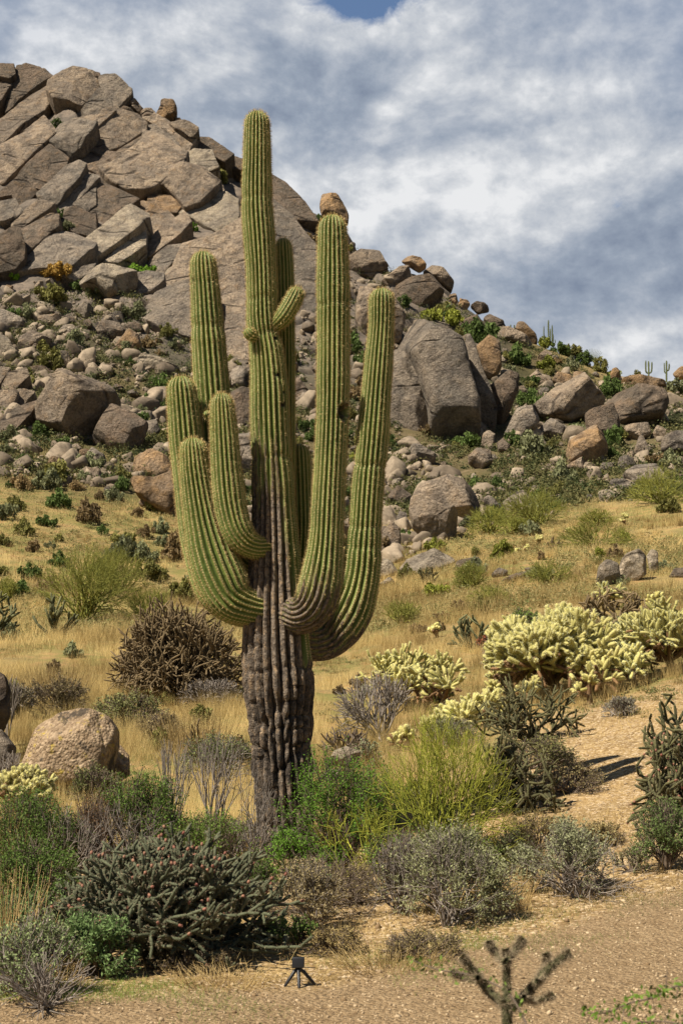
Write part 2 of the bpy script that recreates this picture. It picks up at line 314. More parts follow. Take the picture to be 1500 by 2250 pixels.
# traced stones: (style, tone, label, outline in photo pixels, options)
ROCKS = [
('s','t','lit rounded summit block of the cliff with a shaded hollow',"128,186 140,174 163,160 180,164 216,178 217,200 210,220 186,246 174,248 140,244 126,240 112,222 115,200",{'thick':.4}),
('s','g','grey split dome right of the cliff summit block',"219,178 256,180 290,210 288,220 252,250 243,258 245,232 226,210"),
('s','g','dark bulging slab tucked under the two summit domes',"186,248 212,218 220,209 242,232 245,240 240,260 206,262 202,258"),
('s','t','broad sunlit ramp slab descending left from the cliff summit',"-20,300 40,250 60,222 92,193 122,188 118,235 100,262 60,290 25,330 -20,360",{'tilt':48,'thick':.2}),
('s','t','narrow curved slab below the dark slab under the summit domes',"206,262 238,260 248,258 212,294 206,292 170,278 164,275 182,253"),
('s','g','overhanging blunt block below the green bush near the summit',"118,320 140,292 168,283 208,297 202,312 176,342 160,350 138,340 114,324",{'thick':.5}),
('s','t','big domed block with a stepped foot below the split dome',"212,306 240,272 260,265 300,268 315,280 314,292 296,308 268,336 240,348 230,340 228,320",{'thick':.5}),
('s','t','long squared beam of rock slanting down to the left edge',"-20,372 12,340 60,304 84,294 112,320 80,350 16,416 8,408 -20,400",{'thick':.4}),
('s','t','wedge block on the upper end of the long squared beam',"60,300 98,263 124,300 114,318 84,294"),
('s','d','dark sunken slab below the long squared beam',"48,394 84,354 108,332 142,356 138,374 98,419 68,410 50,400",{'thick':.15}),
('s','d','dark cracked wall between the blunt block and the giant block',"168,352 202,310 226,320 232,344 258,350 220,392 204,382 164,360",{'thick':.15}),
('s','t','long rounded rail of rock along the top of the giant block',"230,378 250,350 300,310 320,318 318,330 262,388 250,394 232,390"),
('s','t','giant central block of the cliff with a dark undercut',"318,330 310,304 350,320 398,355 390,380 375,400 344,432 325,440 290,442 262,425 240,400 262,388",{'thick':.5}),
('s','g','grey tilted slab left of the tall brown wall',"92,430 144,376 168,366 184,376 172,405 132,450 120,456 98,442"),
('s','g','rounded spur on the lower right of the grey tilted slab',"134,452 172,410 184,408 196,414 192,424 148,470 140,468"),
('s','g','small angular block at the head of the grey tilted slab',"176,404 182,392 204,386 216,394 196,416 184,408"),
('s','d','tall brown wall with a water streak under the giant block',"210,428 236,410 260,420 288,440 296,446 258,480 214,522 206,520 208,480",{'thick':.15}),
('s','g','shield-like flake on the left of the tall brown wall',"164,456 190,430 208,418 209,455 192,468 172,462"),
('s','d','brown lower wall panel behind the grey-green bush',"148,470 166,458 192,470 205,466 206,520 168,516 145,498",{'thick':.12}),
('s','g','smooth shaded slab above the orange and green bushes',"50,610 72,580 100,550 130,518 160,520 200,540 192,560 160,594 140,600 100,600",{'tilt':40,'thick':.15}),
('s','w','pale sunlit slab right of the smooth shaded slab',"182,575 202,542 240,510 282,476 320,482 318,500 300,525 270,548 225,580 200,590",{'tilt':42,'thick':.25}),
('s','w','thin pale rail below the pale sunlit slab',"240,580 278,544 310,512 318,510 316,546 290,566 268,580",{'tilt':42}),
('s','t','lens-shaped slab in the middle of the lit ramp',"324,502 342,480 366,468 378,480 386,492 370,508 336,530 324,518",{'tilt':38}),
('s','t','long tan strip slab running up to the yellow-green bushes',"318,556 346,524 398,488 412,510 390,532 350,560 336,570 320,560",{'tilt':40}),
('s','t','overhanging slab with a scooped orange alcove beneath it',"326,434 372,412 398,388 442,384 476,406 460,436 438,458 410,470 392,446 370,428",{'tilt':30,'thick':.45}),
('s','o','orange hollow wall inside the alcove',"332,442 352,434 372,434 392,448 386,462 366,466 350,460 332,450",{'thick':.1}),
('s','o','honey-coloured block at the foot of the giant block',"280,474 292,454 312,447 328,452 322,480 294,476"),
('s','o','upright yellow splinter beside the honey-coloured block',"324,480 332,452 342,454 358,468 344,476 322,490"),
('s','w','large pale dome with one diagonal crack left of the saguaro top',"406,488 430,468 450,444 466,432 494,440 516,460 518,496 508,518 490,536 462,520 436,500",{'tilt':36,'thick':.3}),
('s','t','pointed cap stone on the large pale dome',"450,442 482,408 488,412 494,438 466,432"),
('s','g','oblong slab with a black crack on its right side',"332,582 368,552 394,548 394,566 374,588 358,610 334,600",{'tilt':40}),
('s','w','egg-shaped slab left of the tallest left arm',"360,616 378,592 414,590 414,598 390,624 366,630",{'tilt':40}),
('s','g','low kidney-shaped slab beside the flat table rock',"270,654 300,616 324,610 356,618 354,630 334,648 290,662",{'tilt':42}),
('s','t','huge smooth rock face behind the tip of the tallest left arm',"352,652 395,604 412,560 470,545 530,510 548,560 550,640 470,672 420,640",{'tilt':38,'thick':.16,'facets':2,'rough':.03}),
('s','g','broad grey lower face left of the main column, above the shrubs',"322,700 350,654 420,642 470,674 478,762 440,752 370,730",{'tilt':38,'thick':.14,'facets':2,'rough':.03}),
('s','t','smooth face squeezed between the tallest left arm and the main column',"472,674 550,642 552,790 500,796 480,764",{'tilt':38,'thick':.14,'facets':2,'rough':.03}),
('b','w','flat table rock with an overhanging rim above the bushes',"175,615 192,600 210,588 245,586 290,588 300,602 298,625 262,655 242,658 215,635 178,625",{'thick':.6}),
('s','g','grey tongue of rock behind the flat table rock',"140,610 164,598 206,586 200,600 170,618"),
('s','g','cracked grey block at the left edge below the dark slab',"-20,448 32,447 48,470 38,480 14,492 -20,498"),
('s','t','thin block under the cracked grey block at the left edge',"-10,500 14,488 36,476 38,488 20,502 -6,510"),
('s','t','sunlit oblong lid resting on the tilted cube block',"36,510 52,492 92,463 116,468 112,486 52,524 40,524",{'thick':.6}),
('s','d','tilted cube block under the sunlit oblong lid',"52,524 110,492 128,498 128,520 96,550 66,576 60,574",{'thick':.5}),
('s','d','broad five-sided block left of the tilted cube block',"-10,554 28,524 44,524 54,556 52,576 36,594 12,602 -10,608",{'thick':.4}),
('s','t','slanting chip above the broad five-sided block',"-8,530 18,510 22,520 6,544 -8,552"),
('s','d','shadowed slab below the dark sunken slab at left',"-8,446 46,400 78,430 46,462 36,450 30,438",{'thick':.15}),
('s','g','scalloped slab between the lid stone and the grey tilted slab',"60,464 88,444 116,456 92,464 76,474"),
('s','g','slanting strip slab above the right side of the giant block',"312,294 320,284 340,290 378,312 404,346 374,332 346,312"),
('s','t','stepped slab running down the ridge below the pinnacle',"324,280 336,268 354,274 422,314 410,332 402,340 378,310 342,290"),
('s','t','flat cap slab on the ridge right of the pinnacle',"378,284 408,283 434,296 430,304 420,314 390,296",{'thick':.5}),
('b','o','pinnacle boulder standing on the left ridge skyline',"342,252 356,236 353,228 362,223 382,225 388,240 386,270 378,282 356,274 346,262",{'Y':168}),
('b','d','leaning stone on the right side of the pinnacle boulder',"386,248 402,268 404,284 386,288",{'Y':168}),
('b','t','squarish boulder left of the pinnacle on the ridge',"312,248 330,237 342,248 338,260 324,266 310,256",{'Y':168}),
('b','t','stepped boulder between the split dome and the pinnacle',"276,228 296,218 314,236 306,250 290,240",{'Y':168}),
('b','d','brown wedge stone under the stepped boulder on the ridge',"266,240 276,234 298,246 294,254 270,248",{'Y':166}),
('s','g','flat ledge below the brown wedge stone on the ridge',"252,256 260,250 304,258 304,268 254,262"),
('b','d','leftmost small crown stone on the cliff summit',"173,166 176,158 183,160 185,166",{'Y':170}),
('b','g','double crown stone on the cliff summit',"184,168 188,160 200,158 202,166 196,171",{'Y':170}),
('b','d','largest squarish crown stone on the cliff summit',"203,170 206,160 220,160 223,170 221,175 206,173",{'Y':170}),
('b','o','flat orange crown stone on the cliff summit',"225,176 232,172 240,174 238,179",{'Y':170}),
('b','d','domed crown stone at the right end of the summit row',"238,180 242,173 253,172 258,181",{'Y':170}),
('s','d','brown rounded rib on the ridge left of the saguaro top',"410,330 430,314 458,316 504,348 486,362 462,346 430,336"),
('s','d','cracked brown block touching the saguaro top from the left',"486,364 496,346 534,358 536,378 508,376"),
('s','w','pale scarred slab below the brown rounded rib',"398,354 422,336 462,344 468,366 476,384 450,396 430,380 395,372",{'tilt':40}),
('s','d','distant dark peak block at the far left skyline',"-30,160 0,147 30,146 34,170 22,182 -30,170",{'Y':205}),
('s','d','broad dark slab of the distant peak at the left edge',"24,186 40,156 60,153 100,170 116,188 85,204 60,222 30,240 14,246 24,210",{'Y':205}),
('s','d','lower dark slab of the distant peak beside the ramp slab',"-30,172 20,184 28,196 6,228 -30,256",{'Y':205}),
('s','g','smooth rock shoulder between the trunk and the tall front arm',"600,470 640,500 690,560 694,700 640,740 600,745 590,600",{'tilt':36,'thick':.2}),
('s','d','dark brown rock rib falling from the ridge right of the trunk',"596,396 630,410 665,450 690,490 640,492 600,470",{'tilt':30}),
# talus, left
('b','t','cube-shaped boulder standing on one corner, biggest in the left rubble',"84,908 142,822 160,821 172,837 188,824 243,856 257,875 231,920 187,975 160,964 108,938 86,927",{'thick':.55}),
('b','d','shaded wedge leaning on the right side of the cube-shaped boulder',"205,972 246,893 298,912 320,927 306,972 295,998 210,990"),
('b','g','rounded stone at the tip of the shaded wedge',"320,925 343,922 352,945 336,965 317,953"),
('b','o','orange mushroom-like boulder left of the saguaro arms',"290,1030 299,998 336,989 368,1005 384,1040 350,1058 300,1048"),
('b','o','orange fluted base stone under the mushroom-like boulder',"289,1050 340,1054 382,1036 392,1090 375,1135 340,1115 300,1085"),
('b','g','small grey knob in front of the fluted base stone',"303,1078 314,1070 330,1074 326,1086 308,1087"),
('b','o','pair-like lumpy stone below the fluted base stone',"302,1100 316,1088 344,1090 356,1112 340,1122 312,1114"),
('s','t','upper left jointed block above the cube-shaped boulder',"4,860 22,826 56,819 62,834 34,860"),
('s','t','narrow block at the left edge in the jointed stack',"-10,812 20,812 0,848 -10,852"),
('s','t','long jointed block at the left edge, level with the cube-shaped boulder',"-10,868 37,864 22,908 -10,936"),
('s','t','rectangular block in the middle of the jointed stack at left',"22,901 52,864 75,867 48,901"),
('s','d','lowest long block of the jointed stack left of the cube-shaped boulder',"-10,972 22,908 48,903 86,878 67,920 30,960"),
('b','d','brown lump resting above the jointed stack at left',"56,808 101,804 119,819 101,830 63,830"),
('b','t','stone between the brown lump and the cube-shaped boulder',"67,845 82,837 97,849 86,860"),
('b','t','upright stone touching the top left of the cube-shaped boulder',"97,845 112,822 138,826 123,845 104,860"),
('b','t','big leaning stone up-slope of the brown lump',"39,774 49,744 93,722 112,740 101,759 67,774"),
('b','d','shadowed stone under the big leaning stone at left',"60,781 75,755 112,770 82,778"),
('b','w','cracked pale block above the cube-shaped boulder',"90,781 105,774 149,774 160,819 119,817 93,796"),
('b','t','squat boulder under the pale angular one at upper left rubble',"84,696 131,692 136,710 127,722 90,718"),
('b','w','pale angular boulder topping the left rubble',"80,677 90,662 127,677 123,688 90,686"),
('b','g','dark-topped lying boulder with a long right tail',"123,737 142,718 160,716 209,751 157,751"),
('b','t','ball-like boulder in the upper left rubble',"215,725 224,709 261,707 274,722 265,744 239,753 220,744"),
('b','o','brown triangular boulder below the ball-like boulder',"244,759 284,725 306,740 310,763 291,778 261,774"),
('b','g','upright oval stone below the flat table rock',"170,681 187,664 203,673 205,699 190,703 172,688"),
('b','g','large pale-shouldered boulder at the left edge of the upper rubble',"-8,688 11,684 45,699 63,725 22,729 -8,729"),
('b','w','pale sloping boulder at the left edge of the middle rubble',"-8,735 19,744 37,774 52,785 34,793 -8,780"),
('b','w','long flat slab low in the shrubs left of the saguaro',"287,789 310,778 355,789 396,811 336,817"),
('b','d','round stone behind the ball-like boulder',"268,722 284,706 312,716 314,730 290,732"),
('b','g','stone right of the orange pebble-shaped rock at the rubble foot',"153,1032 175,1005 202,1017 187,1035"),
('b','t','smooth egg-like boulder at the foot of the left rubble',"179,1046 190,1028 220,1032 224,1061 194,1061"),
('b','o','orange shaded rock at the foot of the left rubble',"95,1032 116,1004 131,1005 142,1024 119,1035"),
('b','g','grey flat stone above the smooth egg-like boulder',"183,1005 202,983 231,1002 235,1028 209,1020"),
('b','t','tan chip just under the cube-shaped boulder',"142,979 172,976 183,990 164,1000"),
('b','g','stone seen between the left arms and the trunk, topmost',"505,815 520,806 550,812 552,850 510,852"),
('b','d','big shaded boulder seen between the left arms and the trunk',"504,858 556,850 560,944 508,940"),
('b','g','lower boulder seen between the left arms and the trunk',"514,950 560,948 562,1050 520,1036"),
('b','d','brown boulder seen just right of the trunk',"632,832 656,832 690,878 682,902 636,892"),
('b','g','pale stone right of the trunk above the short back arm',"648,880 668,860 692,872 692,905 664,900"),
# right ridge
('r','o','beaked boulder on the skyline above the tall front arm',"704,455 706,428 724,419 743,436 763,466 763,488 735,478 709,474",{'Y':165}),
('r','t','large square boulder right of the tall front arm',"762,574 791,552 832,555 851,589 818,619 799,611 762,613"),
('r','t','pointed boulder wedged above the broad cracked boulder',"836,623 892,580 903,604 896,615 859,632"),
('r','d','broad cracked boulder with a level seam',"859,638 896,619 956,611 974,634 971,649 948,690 907,690 881,675"),
('r','t','tilted skyline boulder up-slope of the broad cracked boulder',"930,596 948,585 974,596 995,623 991,638 971,626 948,611"),
('r','o','rounded double boulder on the skyline left of the tilted one',"881,570 896,561 922,567 937,585 922,595 900,582"),
('r','t','tall egg-like boulder behind the rightmost arm tip',"784,697 791,641 806,624 832,623 875,672 887,697 876,745 850,755 799,740 788,723"),
('r','g','tall pale slab face with a long split, biggest on the right',"873,749 903,694 928,682 957,699 1002,734 1017,778 1026,818 1051,897 1051,966 1007,985 947,951 943,887 923,823 898,773",{'thick':.35,'facets':5,'tilt':16}),
('r','g','shorter slab face left of the tall pale slab',"858,753 888,768 928,837 938,887 935,951 888,946 858,926",{'tilt':14}),
('r','g','curved finger of rock standing right of the tall pale slab',"1021,749 1031,734 1044,763 1050,793 1076,857 1088,897 1088,946 1056,956 1051,887 1036,833 1028,798",{'tilt':14}),
('r','o','orange upright boulder right of the curved finger',"1044,768 1076,736 1095,744 1100,808 1076,842 1056,818"),
('r','d','dark oval boulder below the orange upright boulder',"1076,852 1115,818 1137,828 1135,857 1110,926 1095,946 1086,887"),
('r','g','smooth round boulder at the foot of the dark oval one',"1110,951 1135,902 1165,897 1184,921 1174,946 1125,966"),
('r','g','grey dome with a small stone perched on it',"1179,946 1209,921 1239,941 1234,966 1189,966"),
('r','d','small stone perched on the grey dome',"1196,920 1204,911 1218,913 1220,922"),
('r','t','long whale-backed boulder on the right slope',"1169,892 1214,857 1278,828 1298,828 1327,872 1322,892 1248,931 1204,919",{'thick':.5}),
('r','d','dark blocky boulder, biggest at the right edge of the ridge',"1332,887 1357,857 1401,847 1451,862 1461,887 1451,916 1362,936 1347,911"),
('r','d','leaning brown block below the dark blocky boulder',"1288,907 1342,889 1359,926 1362,961 1342,971 1293,941"),
('r','o','triangular tan boulder with a smooth front on the right',"1248,990 1253,966 1303,934 1327,951 1337,990 1308,1025 1253,1015"),
('r','o','flat orange boulder behind the dark blocky boulder',"1359,846 1367,832 1401,825 1456,837 1463,857 1446,864 1401,856 1367,856"),
('r','o','round orange boulder on the skyline at the right edge',"1478,818 1495,807 1520,818 1515,834 1490,832"),
('r','t','squared stone below the dark blocky boulder',"1372,972 1374,934 1421,931 1428,956 1396,971"),
('r','t','narrow upright stone right of the squared stone',"1426,966 1441,936 1461,946 1456,966"),
('r','g','wide stone at the right edge below the dark blocky boulder',"1456,961 1485,946 1515,946 1515,1005 1456,985"),
('r','t','peaked stone with a sharp finger top near the right edge',"1391,995 1406,953 1416,976 1436,1000 1401,1010"),
('r','g','grey stone left of the peaked stone',"1354,1030 1362,1003 1391,1003 1396,1018 1372,1037"),
('r','g','low domed slab under the peaked stone',"1372,1040 1401,1015 1441,1015 1463,1059 1446,1074 1391,1069"),
('r','g','low slab left of the domed slab near the right edge',"1337,1079 1342,1055 1372,1050 1401,1069 1377,1084"),
('b','t','upper half of the big round split boulder right of the saguaro',"908,1094 928,1069 982,1052 1021,1059 1046,1084 1058,1140 1010,1152 960,1146 915,1120",{'thick':.5,'rough':.02}),
('b','t','scarred front half of the big round split boulder',"901,1124 905,1098 925,1092 960,1112 1003,1122 1003,1188 938,1183 908,1153"),
('b','d','brown stones left of the round split boulder, upper one',"849,1084 873,1069 903,1089 901,1109 878,1114"),
('b','t','standing orange-stained stone right of the right arms',"839,1212 839,1173 859,1146 878,1163 878,1203 849,1222"),
('b','g','slim stone above the standing orange-stained stone',"869,1143 878,1121 893,1129 893,1158"),
('b','g','pyramid boulder right of the round split boulder',"1105,1104 1140,1077 1155,1079 1174,1114 1115,1124"),
('b','g','slanting slab between the round split and pyramid boulders',"1061,1094 1076,1092 1113,1124 1105,1134 1076,1119"),
('b','t','balanced egg-shaped stone on a split base',"1056,984 1061,951 1076,941 1086,956 1081,992"),
('b','t','split base stone under the balanced egg-shaped stone',"1029,1005 1046,985 1076,990 1081,1015 1056,1032 1031,1015"),
('b','g','striped grey boulder right of the rightmost arm',"901,980 923,980 957,1000 952,1025 908,1015"),
('b','d','lumpy stone right of the balanced egg-shaped stone',"1091,971 1105,961 1120,976 1115,995 1095,990"),
('b','t','stone downhill of the triangular tan boulder',"1239,1025 1283,1003 1293,1020 1283,1037"),
('b','g','small block below the triangular tan boulder',"1313,1040 1322,1018 1352,1018 1347,1040"),
('r','o','bright orange wedge on the skyline left of the ridge saguaro',"1125,742 1136,712 1148,712 1175,738 1180,758 1150,754"),
('r','o','first knob of the orange chain on the right skyline',"984,665 986,650 1000,645 1006,660 998,672"),
('r','o','second knob of the orange chain on the right skyline',"1006,675 1010,656 1026,656 1032,668 1022,684"),
('r','d','flat end stone of the orange chain on the skyline',"1034,672 1046,664 1070,668 1074,682 1050,688"),
('r','d','rounded block under the orange chain',"1000,712 1014,694 1050,692 1070,712 1060,735 1020,730"),
('r','d','brown slab on the skyline right of the orange chain',"1062,700 1078,690 1104,706 1112,728 1080,726"),
('r','t','sloping bedrock slab below the bright orange wedge',"1090,728 1108,716 1168,750 1162,768 1110,748"),
('r','t','squarish boulder up-slope near the ridge saguaro',"1180,784 1196,769 1212,778 1205,792 1186,794"),
('r','t','double stone left of the whale-backed boulder crest',"1160,832 1180,814 1196,822 1216,840 1200,850 1170,846"),
('r','o','orange block touching the whale-backed boulder',"1212,836 1224,818 1250,822 1262,842 1240,852"),
('r','o','upright orange stone left of the flat orange boulder',"1335,834 1344,812 1356,808 1364,826 1352,842"),
('r','t','pale stone on the grassy ridge crest',"1236,808 1248,792 1262,798 1260,812"),
# meadow
('l','w','broad flat slab in the meadow right of the saguaro',"880,1245 895,1225 950,1215 1000,1232 970,1262 915,1270",{'tilt':30}),
('l','t','flat slab just behind the broad meadow slab',"1000,1238 1030,1225 1056,1232 1050,1250 1010,1250",{'tilt':30}),
('l','w','pale stone against the right arms in the meadow',"835,1265 840,1225 862,1235 876,1260 850,1272"),
('l','w','low stone under the pale one against the right arms',"828,1288 855,1268 868,1280 840,1294"),
('l','g','leftmost grey stone of the flat group in the meadow',"1080,1260 1095,1248 1115,1255 1110,1270 1085,1272"),
('l','t','longest stone of the flat group in the meadow',"1102,1275 1135,1258 1165,1252 1165,1268 1120,1280"),
('l','t','upper right stone of the flat group in the meadow',"1150,1248 1182,1247 1185,1258 1165,1260"),
('l','t','small right stone of the flat group in the meadow',"1162,1270 1175,1262 1188,1270 1180,1278"),
('l','w','left cream stone of the trio in the right meadow',"1312,1276 1315,1245 1330,1232 1355,1240 1360,1270 1340,1287"),
('l','w','largest cream stone of the trio in the right meadow',"1357,1256 1370,1222 1400,1209 1420,1220 1422,1257 1390,1279 1362,1277"),
('l','w','upright cream stone of the trio in the right meadow',"1420,1220 1430,1205 1443,1215 1445,1250 1430,1262"),
('l','t','tan stone at the right edge of the meadow',"1468,1268 1480,1250 1505,1248 1510,1272"),
]
# ------------------------------------------------------------------ rocks
def rock_mesh(name, outline, tf, tb, seed, mat, boxy=0.55, facets=4, rough=0.035, nphi=96, nlam=40, lean=(0, 0), round_k=2, joints=0.6):
    """closed stone from a face outline (local x right, y up, z towards the viewer); tf/tb: thickness in front / behind"""
    r = np.random.default_rng(seed)
    o = np.asarray(outline, float); nx = np.roll(o, -1, 0)
    cr = o[:, 0] * nx[:, 1] - nx[:, 0] * o[:, 1]; A = cr.sum() / 2
    c = ((o + nx) * cr[:, None]).sum(0) / (6 * A) if abs(A) > 1e-9 else o.mean(0)
    q = o - c; size = np.sqrt(abs(A))
    ph = np.linspace(0, 2 * pi, nphi, endpoint=False); D = np.stack([np.cos(ph), np.sin(ph)], -1)
    a = q; e = np.roll(q, -1, 0) - q
    den = D[:, None, 0] * e[None, :, 1] - D[:, None, 1] * e[None, :, 0]
    den = np.where(np.abs(den) < 1e-9, 1e-9, den)
    tt = (a[None, :, 0] * e[None, :, 1] - a[None, :, 1] * e[None, :, 0]) / den
    ss = (a[None, :, 0] * D[:, None, 1] - a[None, :, 1] * D[:, None, 0]) / den
    ok = (tt > 0) & (ss >= -1e-6) & (ss <= 1 + 1e-6)
    R = np.where(ok, tt, 0).max(1); R = np.where(R <= 0, size * 0.3, R)
    for _ in range(round_k): R = (np.roll(R, 1) + 2 * R + np.roll(R, -1)) / 4
    lam = np.linspace(0, pi, nlam)
    s = np.abs(np.sin(lam)) ** boxy; cz = np.sign(np.cos(lam)) * np.abs(np.cos(lam)) ** boxy
    s[0] = s[-1] = 0
    X = s[:, None] * (R * D[:, 0])[None]; Yv = s[:, None] * (R * D[:, 1])[None]; Z = np.where(cz > 0, cz * tf, cz * tb)[:, None] + 0 * X
    Z = Z + np.where(cz > 0, 1, 0)[:, None] * (lean[0] * X + lean[1] * Yv) * 1.0
    p = np.stack([X, Yv, Z], -1).reshape(-1, 3)
    for k in range(facets):
        ang = r.uniform(0, 2 * pi); el = r.uniform(0.35, 1.15) if boxy > .25 else r.uniform(.85, 1.35)
        n = np.array([cos(ang) * cos(el), sin(ang) * cos(el), sin(el)])
        d = p @ n; lim = d.max() * r.uniform(0.62, 0.86); over = np.maximum(d - lim, 0)
        p = p - n * (over * 0.93)[:, None]
    off = r.uniform(-50, 50, 3)
    dirn = unit(p / np.array([1, 1, max(tf / size, 0.2)]))
    f = fbm(p / size * 1.3 + off, 3) * 1.5 + fbm(p / size * 4 + off, 3) * 0.55 + fbm(p / size * 11 + off, 3) * 0.22
    ridg = -np.exp(-(vnoise(p / size * 1.1 + off + 9) / 0.03) ** 2) * joints          # a few open joints
    p = p + dirn * ((f + ridg) * rough * size)[:, None]
    idx = np.arange(nlam * nphi).reshape(nlam, nphi)
    quads = np.stack([idx[:-1], idx[1:], np.roll(idx[1:], -1, 1), np.roll(idx[:-1], -1, 1)], -1).reshape(-1, 4)
    # collapse poles
    p = p.reshape(nlam, nphi, 3); p[0] = p[0].mean(0); p[-1] = p[-1].mean(0)
    return make_mesh(name, p.reshape(-1, 3), quads=quads, mats=[mat]), c, size

TRACED = []
def traced(name, label, cat, style, tone, pts, group=None, Y=None, thick=None, facets=4, boxy=0.5, tilt=None, rough=0.035, lean=(0, 0), mat=None):
    pts = np.array([[float(v) for v in s.split(',')] for s in pts.split()]) if isinstance(pts, str) else np.asarray(pts, float)
    TRACED.append(pts)
    seed = int(abs(pts[:, 0].sum() * 7 + pts[:, 1].sum() * 13)) % 100000
    cx, cy = pts.mean(0); bot = pts[np.argmax(pts[:, 1])]
    if style == 's':
        Y0 = (Y or min(hit(cx, cy), 171)) - 2.2 + (seed % 7 - 3) * .22; tl = radians((29 if tilt is None else tilt * .85)); boxy = min(boxy, .12); facets = 1
    else:
        Y0 = Y or hit(bot[0], bot[1] - 2); tl = radians(8 if tilt is None else tilt)
    o3 = P(cx, cy, Y0)
    X = np.array([1.0, 0, 0]); U = np.array([0, sin(tl), cos(tl)]); N = np.array([0, -cos(tl), sin(tl)])
    size_m = math.sqrt(max(np.ptp(pts[:, 0]) * np.ptp(pts[:, 1]), 1)) / FPX * Y0
    if style != 's':                                        # stand the body behind its front foot
        o3 = P(cx, cy, Y0 + 0.25 * size_m)
    d = ray(pts[:, 0], pts[:, 1]); org = np.array([0, 0, CAM_Z])
    tpar = ((o3 - org) @ N) / (d @ N); W = org + d * tpar[:, None]
    L = np.stack([(W - o3) @ X, (W - o3) @ U], -1)
    area_sign = np.sum(L[:, 0] * np.roll(L[:, 1], -1) - np.roll(L[:, 0], -1) * L[:, 1])
    if area_sign < 0: L = L[::-1]
    small = min(np.ptp(L[:, 0]), np.ptp(L[:, 1]))
    L = L.mean(0) + (L - L.mean(0)) * ((1.24 if pts[:, 1].min() > 205 else 1.11) if style == 's' else 1.06)
    tf = (thick if thick is not None else (0.20 if style == 's' else 0.42)) * small
    tb = 0.8 * small + 2.0 if style == 's' else 0.55 * small
    if style == 's': tf = min(tf, 1.5) + .35 * max(0, tf - 1.5) * .5
    if style == 's' and lean == (0, 0): rl = np.random.default_rng(seed + 1); lean = (rl.uniform(-.16, .16), rl.uniform(-.16, .10))
    big = max(np.ptp(pts[:, 0]), np.ptp(pts[:, 1])) > 60
    me, c, size = rock_mesh(name, L, tf, tb, seed, mat or M[tone], boxy=boxy, facets=facets, rough=rough * (.75 if style == 's' else 1), round_k=0 if style == 's' else 1, nphi=120 if big else 64, nlam=56 if big else 28, lean=lean)
    R = np.stack([X, U, N], 1); loc = o3 + R @ np.array([c[0], c[1], 0])
    ob = bpy.data.objects.new(name, me); C.objects.link(ob)
    from mathutils import Matrix
    ob.matrix_world = Matrix([[*R[0], loc[0]], [*R[1], loc[1]], [*R[2], loc[2]], [0, 0, 0, 1]])
    tag(ob, label, cat, group, 'thing')
    return ob
CL = 'jointed granite blocks of the cliff'; BF = 'boulders piled below the cliff'; RB = 'boulders along the right ridge'; LW = 'low boulders in the meadow'
for row in ROCKS:
    st_, tone, label, pts = row[:4]; kw = row[4] if len(row) > 4 else {}
    style = 's' if st_[0] == 's' else 'b'
    cat = 'cliff block' if style == 's' else 'boulder'
    grp = {'s': CL, 'b': BF, 'r': RB, 'l': LW}[st_[0]]
    traced('cliff_block' if style == 's' else 'boulder', label, cat, style, tone, pts, grp, **kw)
# ------------------------------------------------------------------ the great saguaro
m, nt, b = new_mat('cactus_skin', 0.62, 0.25)
t = node(nt, 'ShaderNodeTexCoord').outputs['Object']
rib, ln, bark = attr(nt, 'rib'), attr(nt, 'len'), attr(nt, 'bark')
nz = noise(nt, t, 3.0, 6, 0.6); nf = noise(nt, t, 22.0, 5, 0.65); ns = noise(nt, t, 60.0, 3, 0.6)
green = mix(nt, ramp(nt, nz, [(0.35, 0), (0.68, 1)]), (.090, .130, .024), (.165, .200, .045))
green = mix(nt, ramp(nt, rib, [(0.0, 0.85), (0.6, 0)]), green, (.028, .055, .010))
crest = ramp(nt, rib, [(0.84, 0), (0.96, 1)])
areole = ramp(nt, math_n(nt, 'SINE', math_n(nt, 'MULTIPLY', ln, 2 * pi / 0.028)), [(0.40, 0.30), (0.75, 1.0)])
green = mix(nt, math_n(nt, 'MULTIPLY', math_n(nt, 'MULTIPLY', crest, areole), 0.88), green, (.60, .49, .24))
scar = ramp(nt, noise(nt, t, 7.0, 6, 0.75), [(0.64, 0), (0.72, 0.8)])
green = mix(nt, scar, green, (.13, .095, .045))
bk = mix(nt, ramp(nt, nf, [(0.40, 0), (0.66, 1)]), (.125, .098, .074), (.33, .265, .20))
bk = mix(nt, ramp(nt, noise(nt, node(nt, 'ShaderNodeMapping', {'Vector': t, 'Scale': (1, 1, .45)}).outputs[0], 26.0, 6, 0.75, 0.4), [(0.52, 0), (0.60, 0.9)]), bk, (.42, .29, .17))
bk = mix(nt, ramp(nt, noise(nt, t, 8.0, 5, 0.7), [(0.66, 0), (0.74, 0.85)]), bk, (.50, .24, .07))
bk = mix(nt, ramp(nt, noise(nt, node(nt, 'ShaderNodeMapping', {'Vector': t, 'Scale': (1, 1, 4.5)}).outputs[0], 3.2, 5, 0.65), [(0.60, 0), (0.66, 0.85)]), bk, (.018, .014, .012))
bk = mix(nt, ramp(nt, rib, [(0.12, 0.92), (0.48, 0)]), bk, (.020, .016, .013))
tan = mix(nt, ramp(nt, nf, [(0.4, 0), (0.6, 1)]), (.42, .32, .17), (.27, .20, .10))
strk = noise(nt, node(nt, 'ShaderNodeMapping', {'Vector': t, 'Scale': (1, 1, .10)}).outputs[0], 16.0, 6, 0.7)
barkm = ramp(nt, math_n(nt, 'ADD', bark, math_n(nt, 'MULTIPLY', math_n(nt, 'SUBTRACT', math_n(nt, 'MULTIPLY_ADD', rib, 0.25, strk), 0.62), 1.3)), [(0.36, 0), (0.52, 1)])
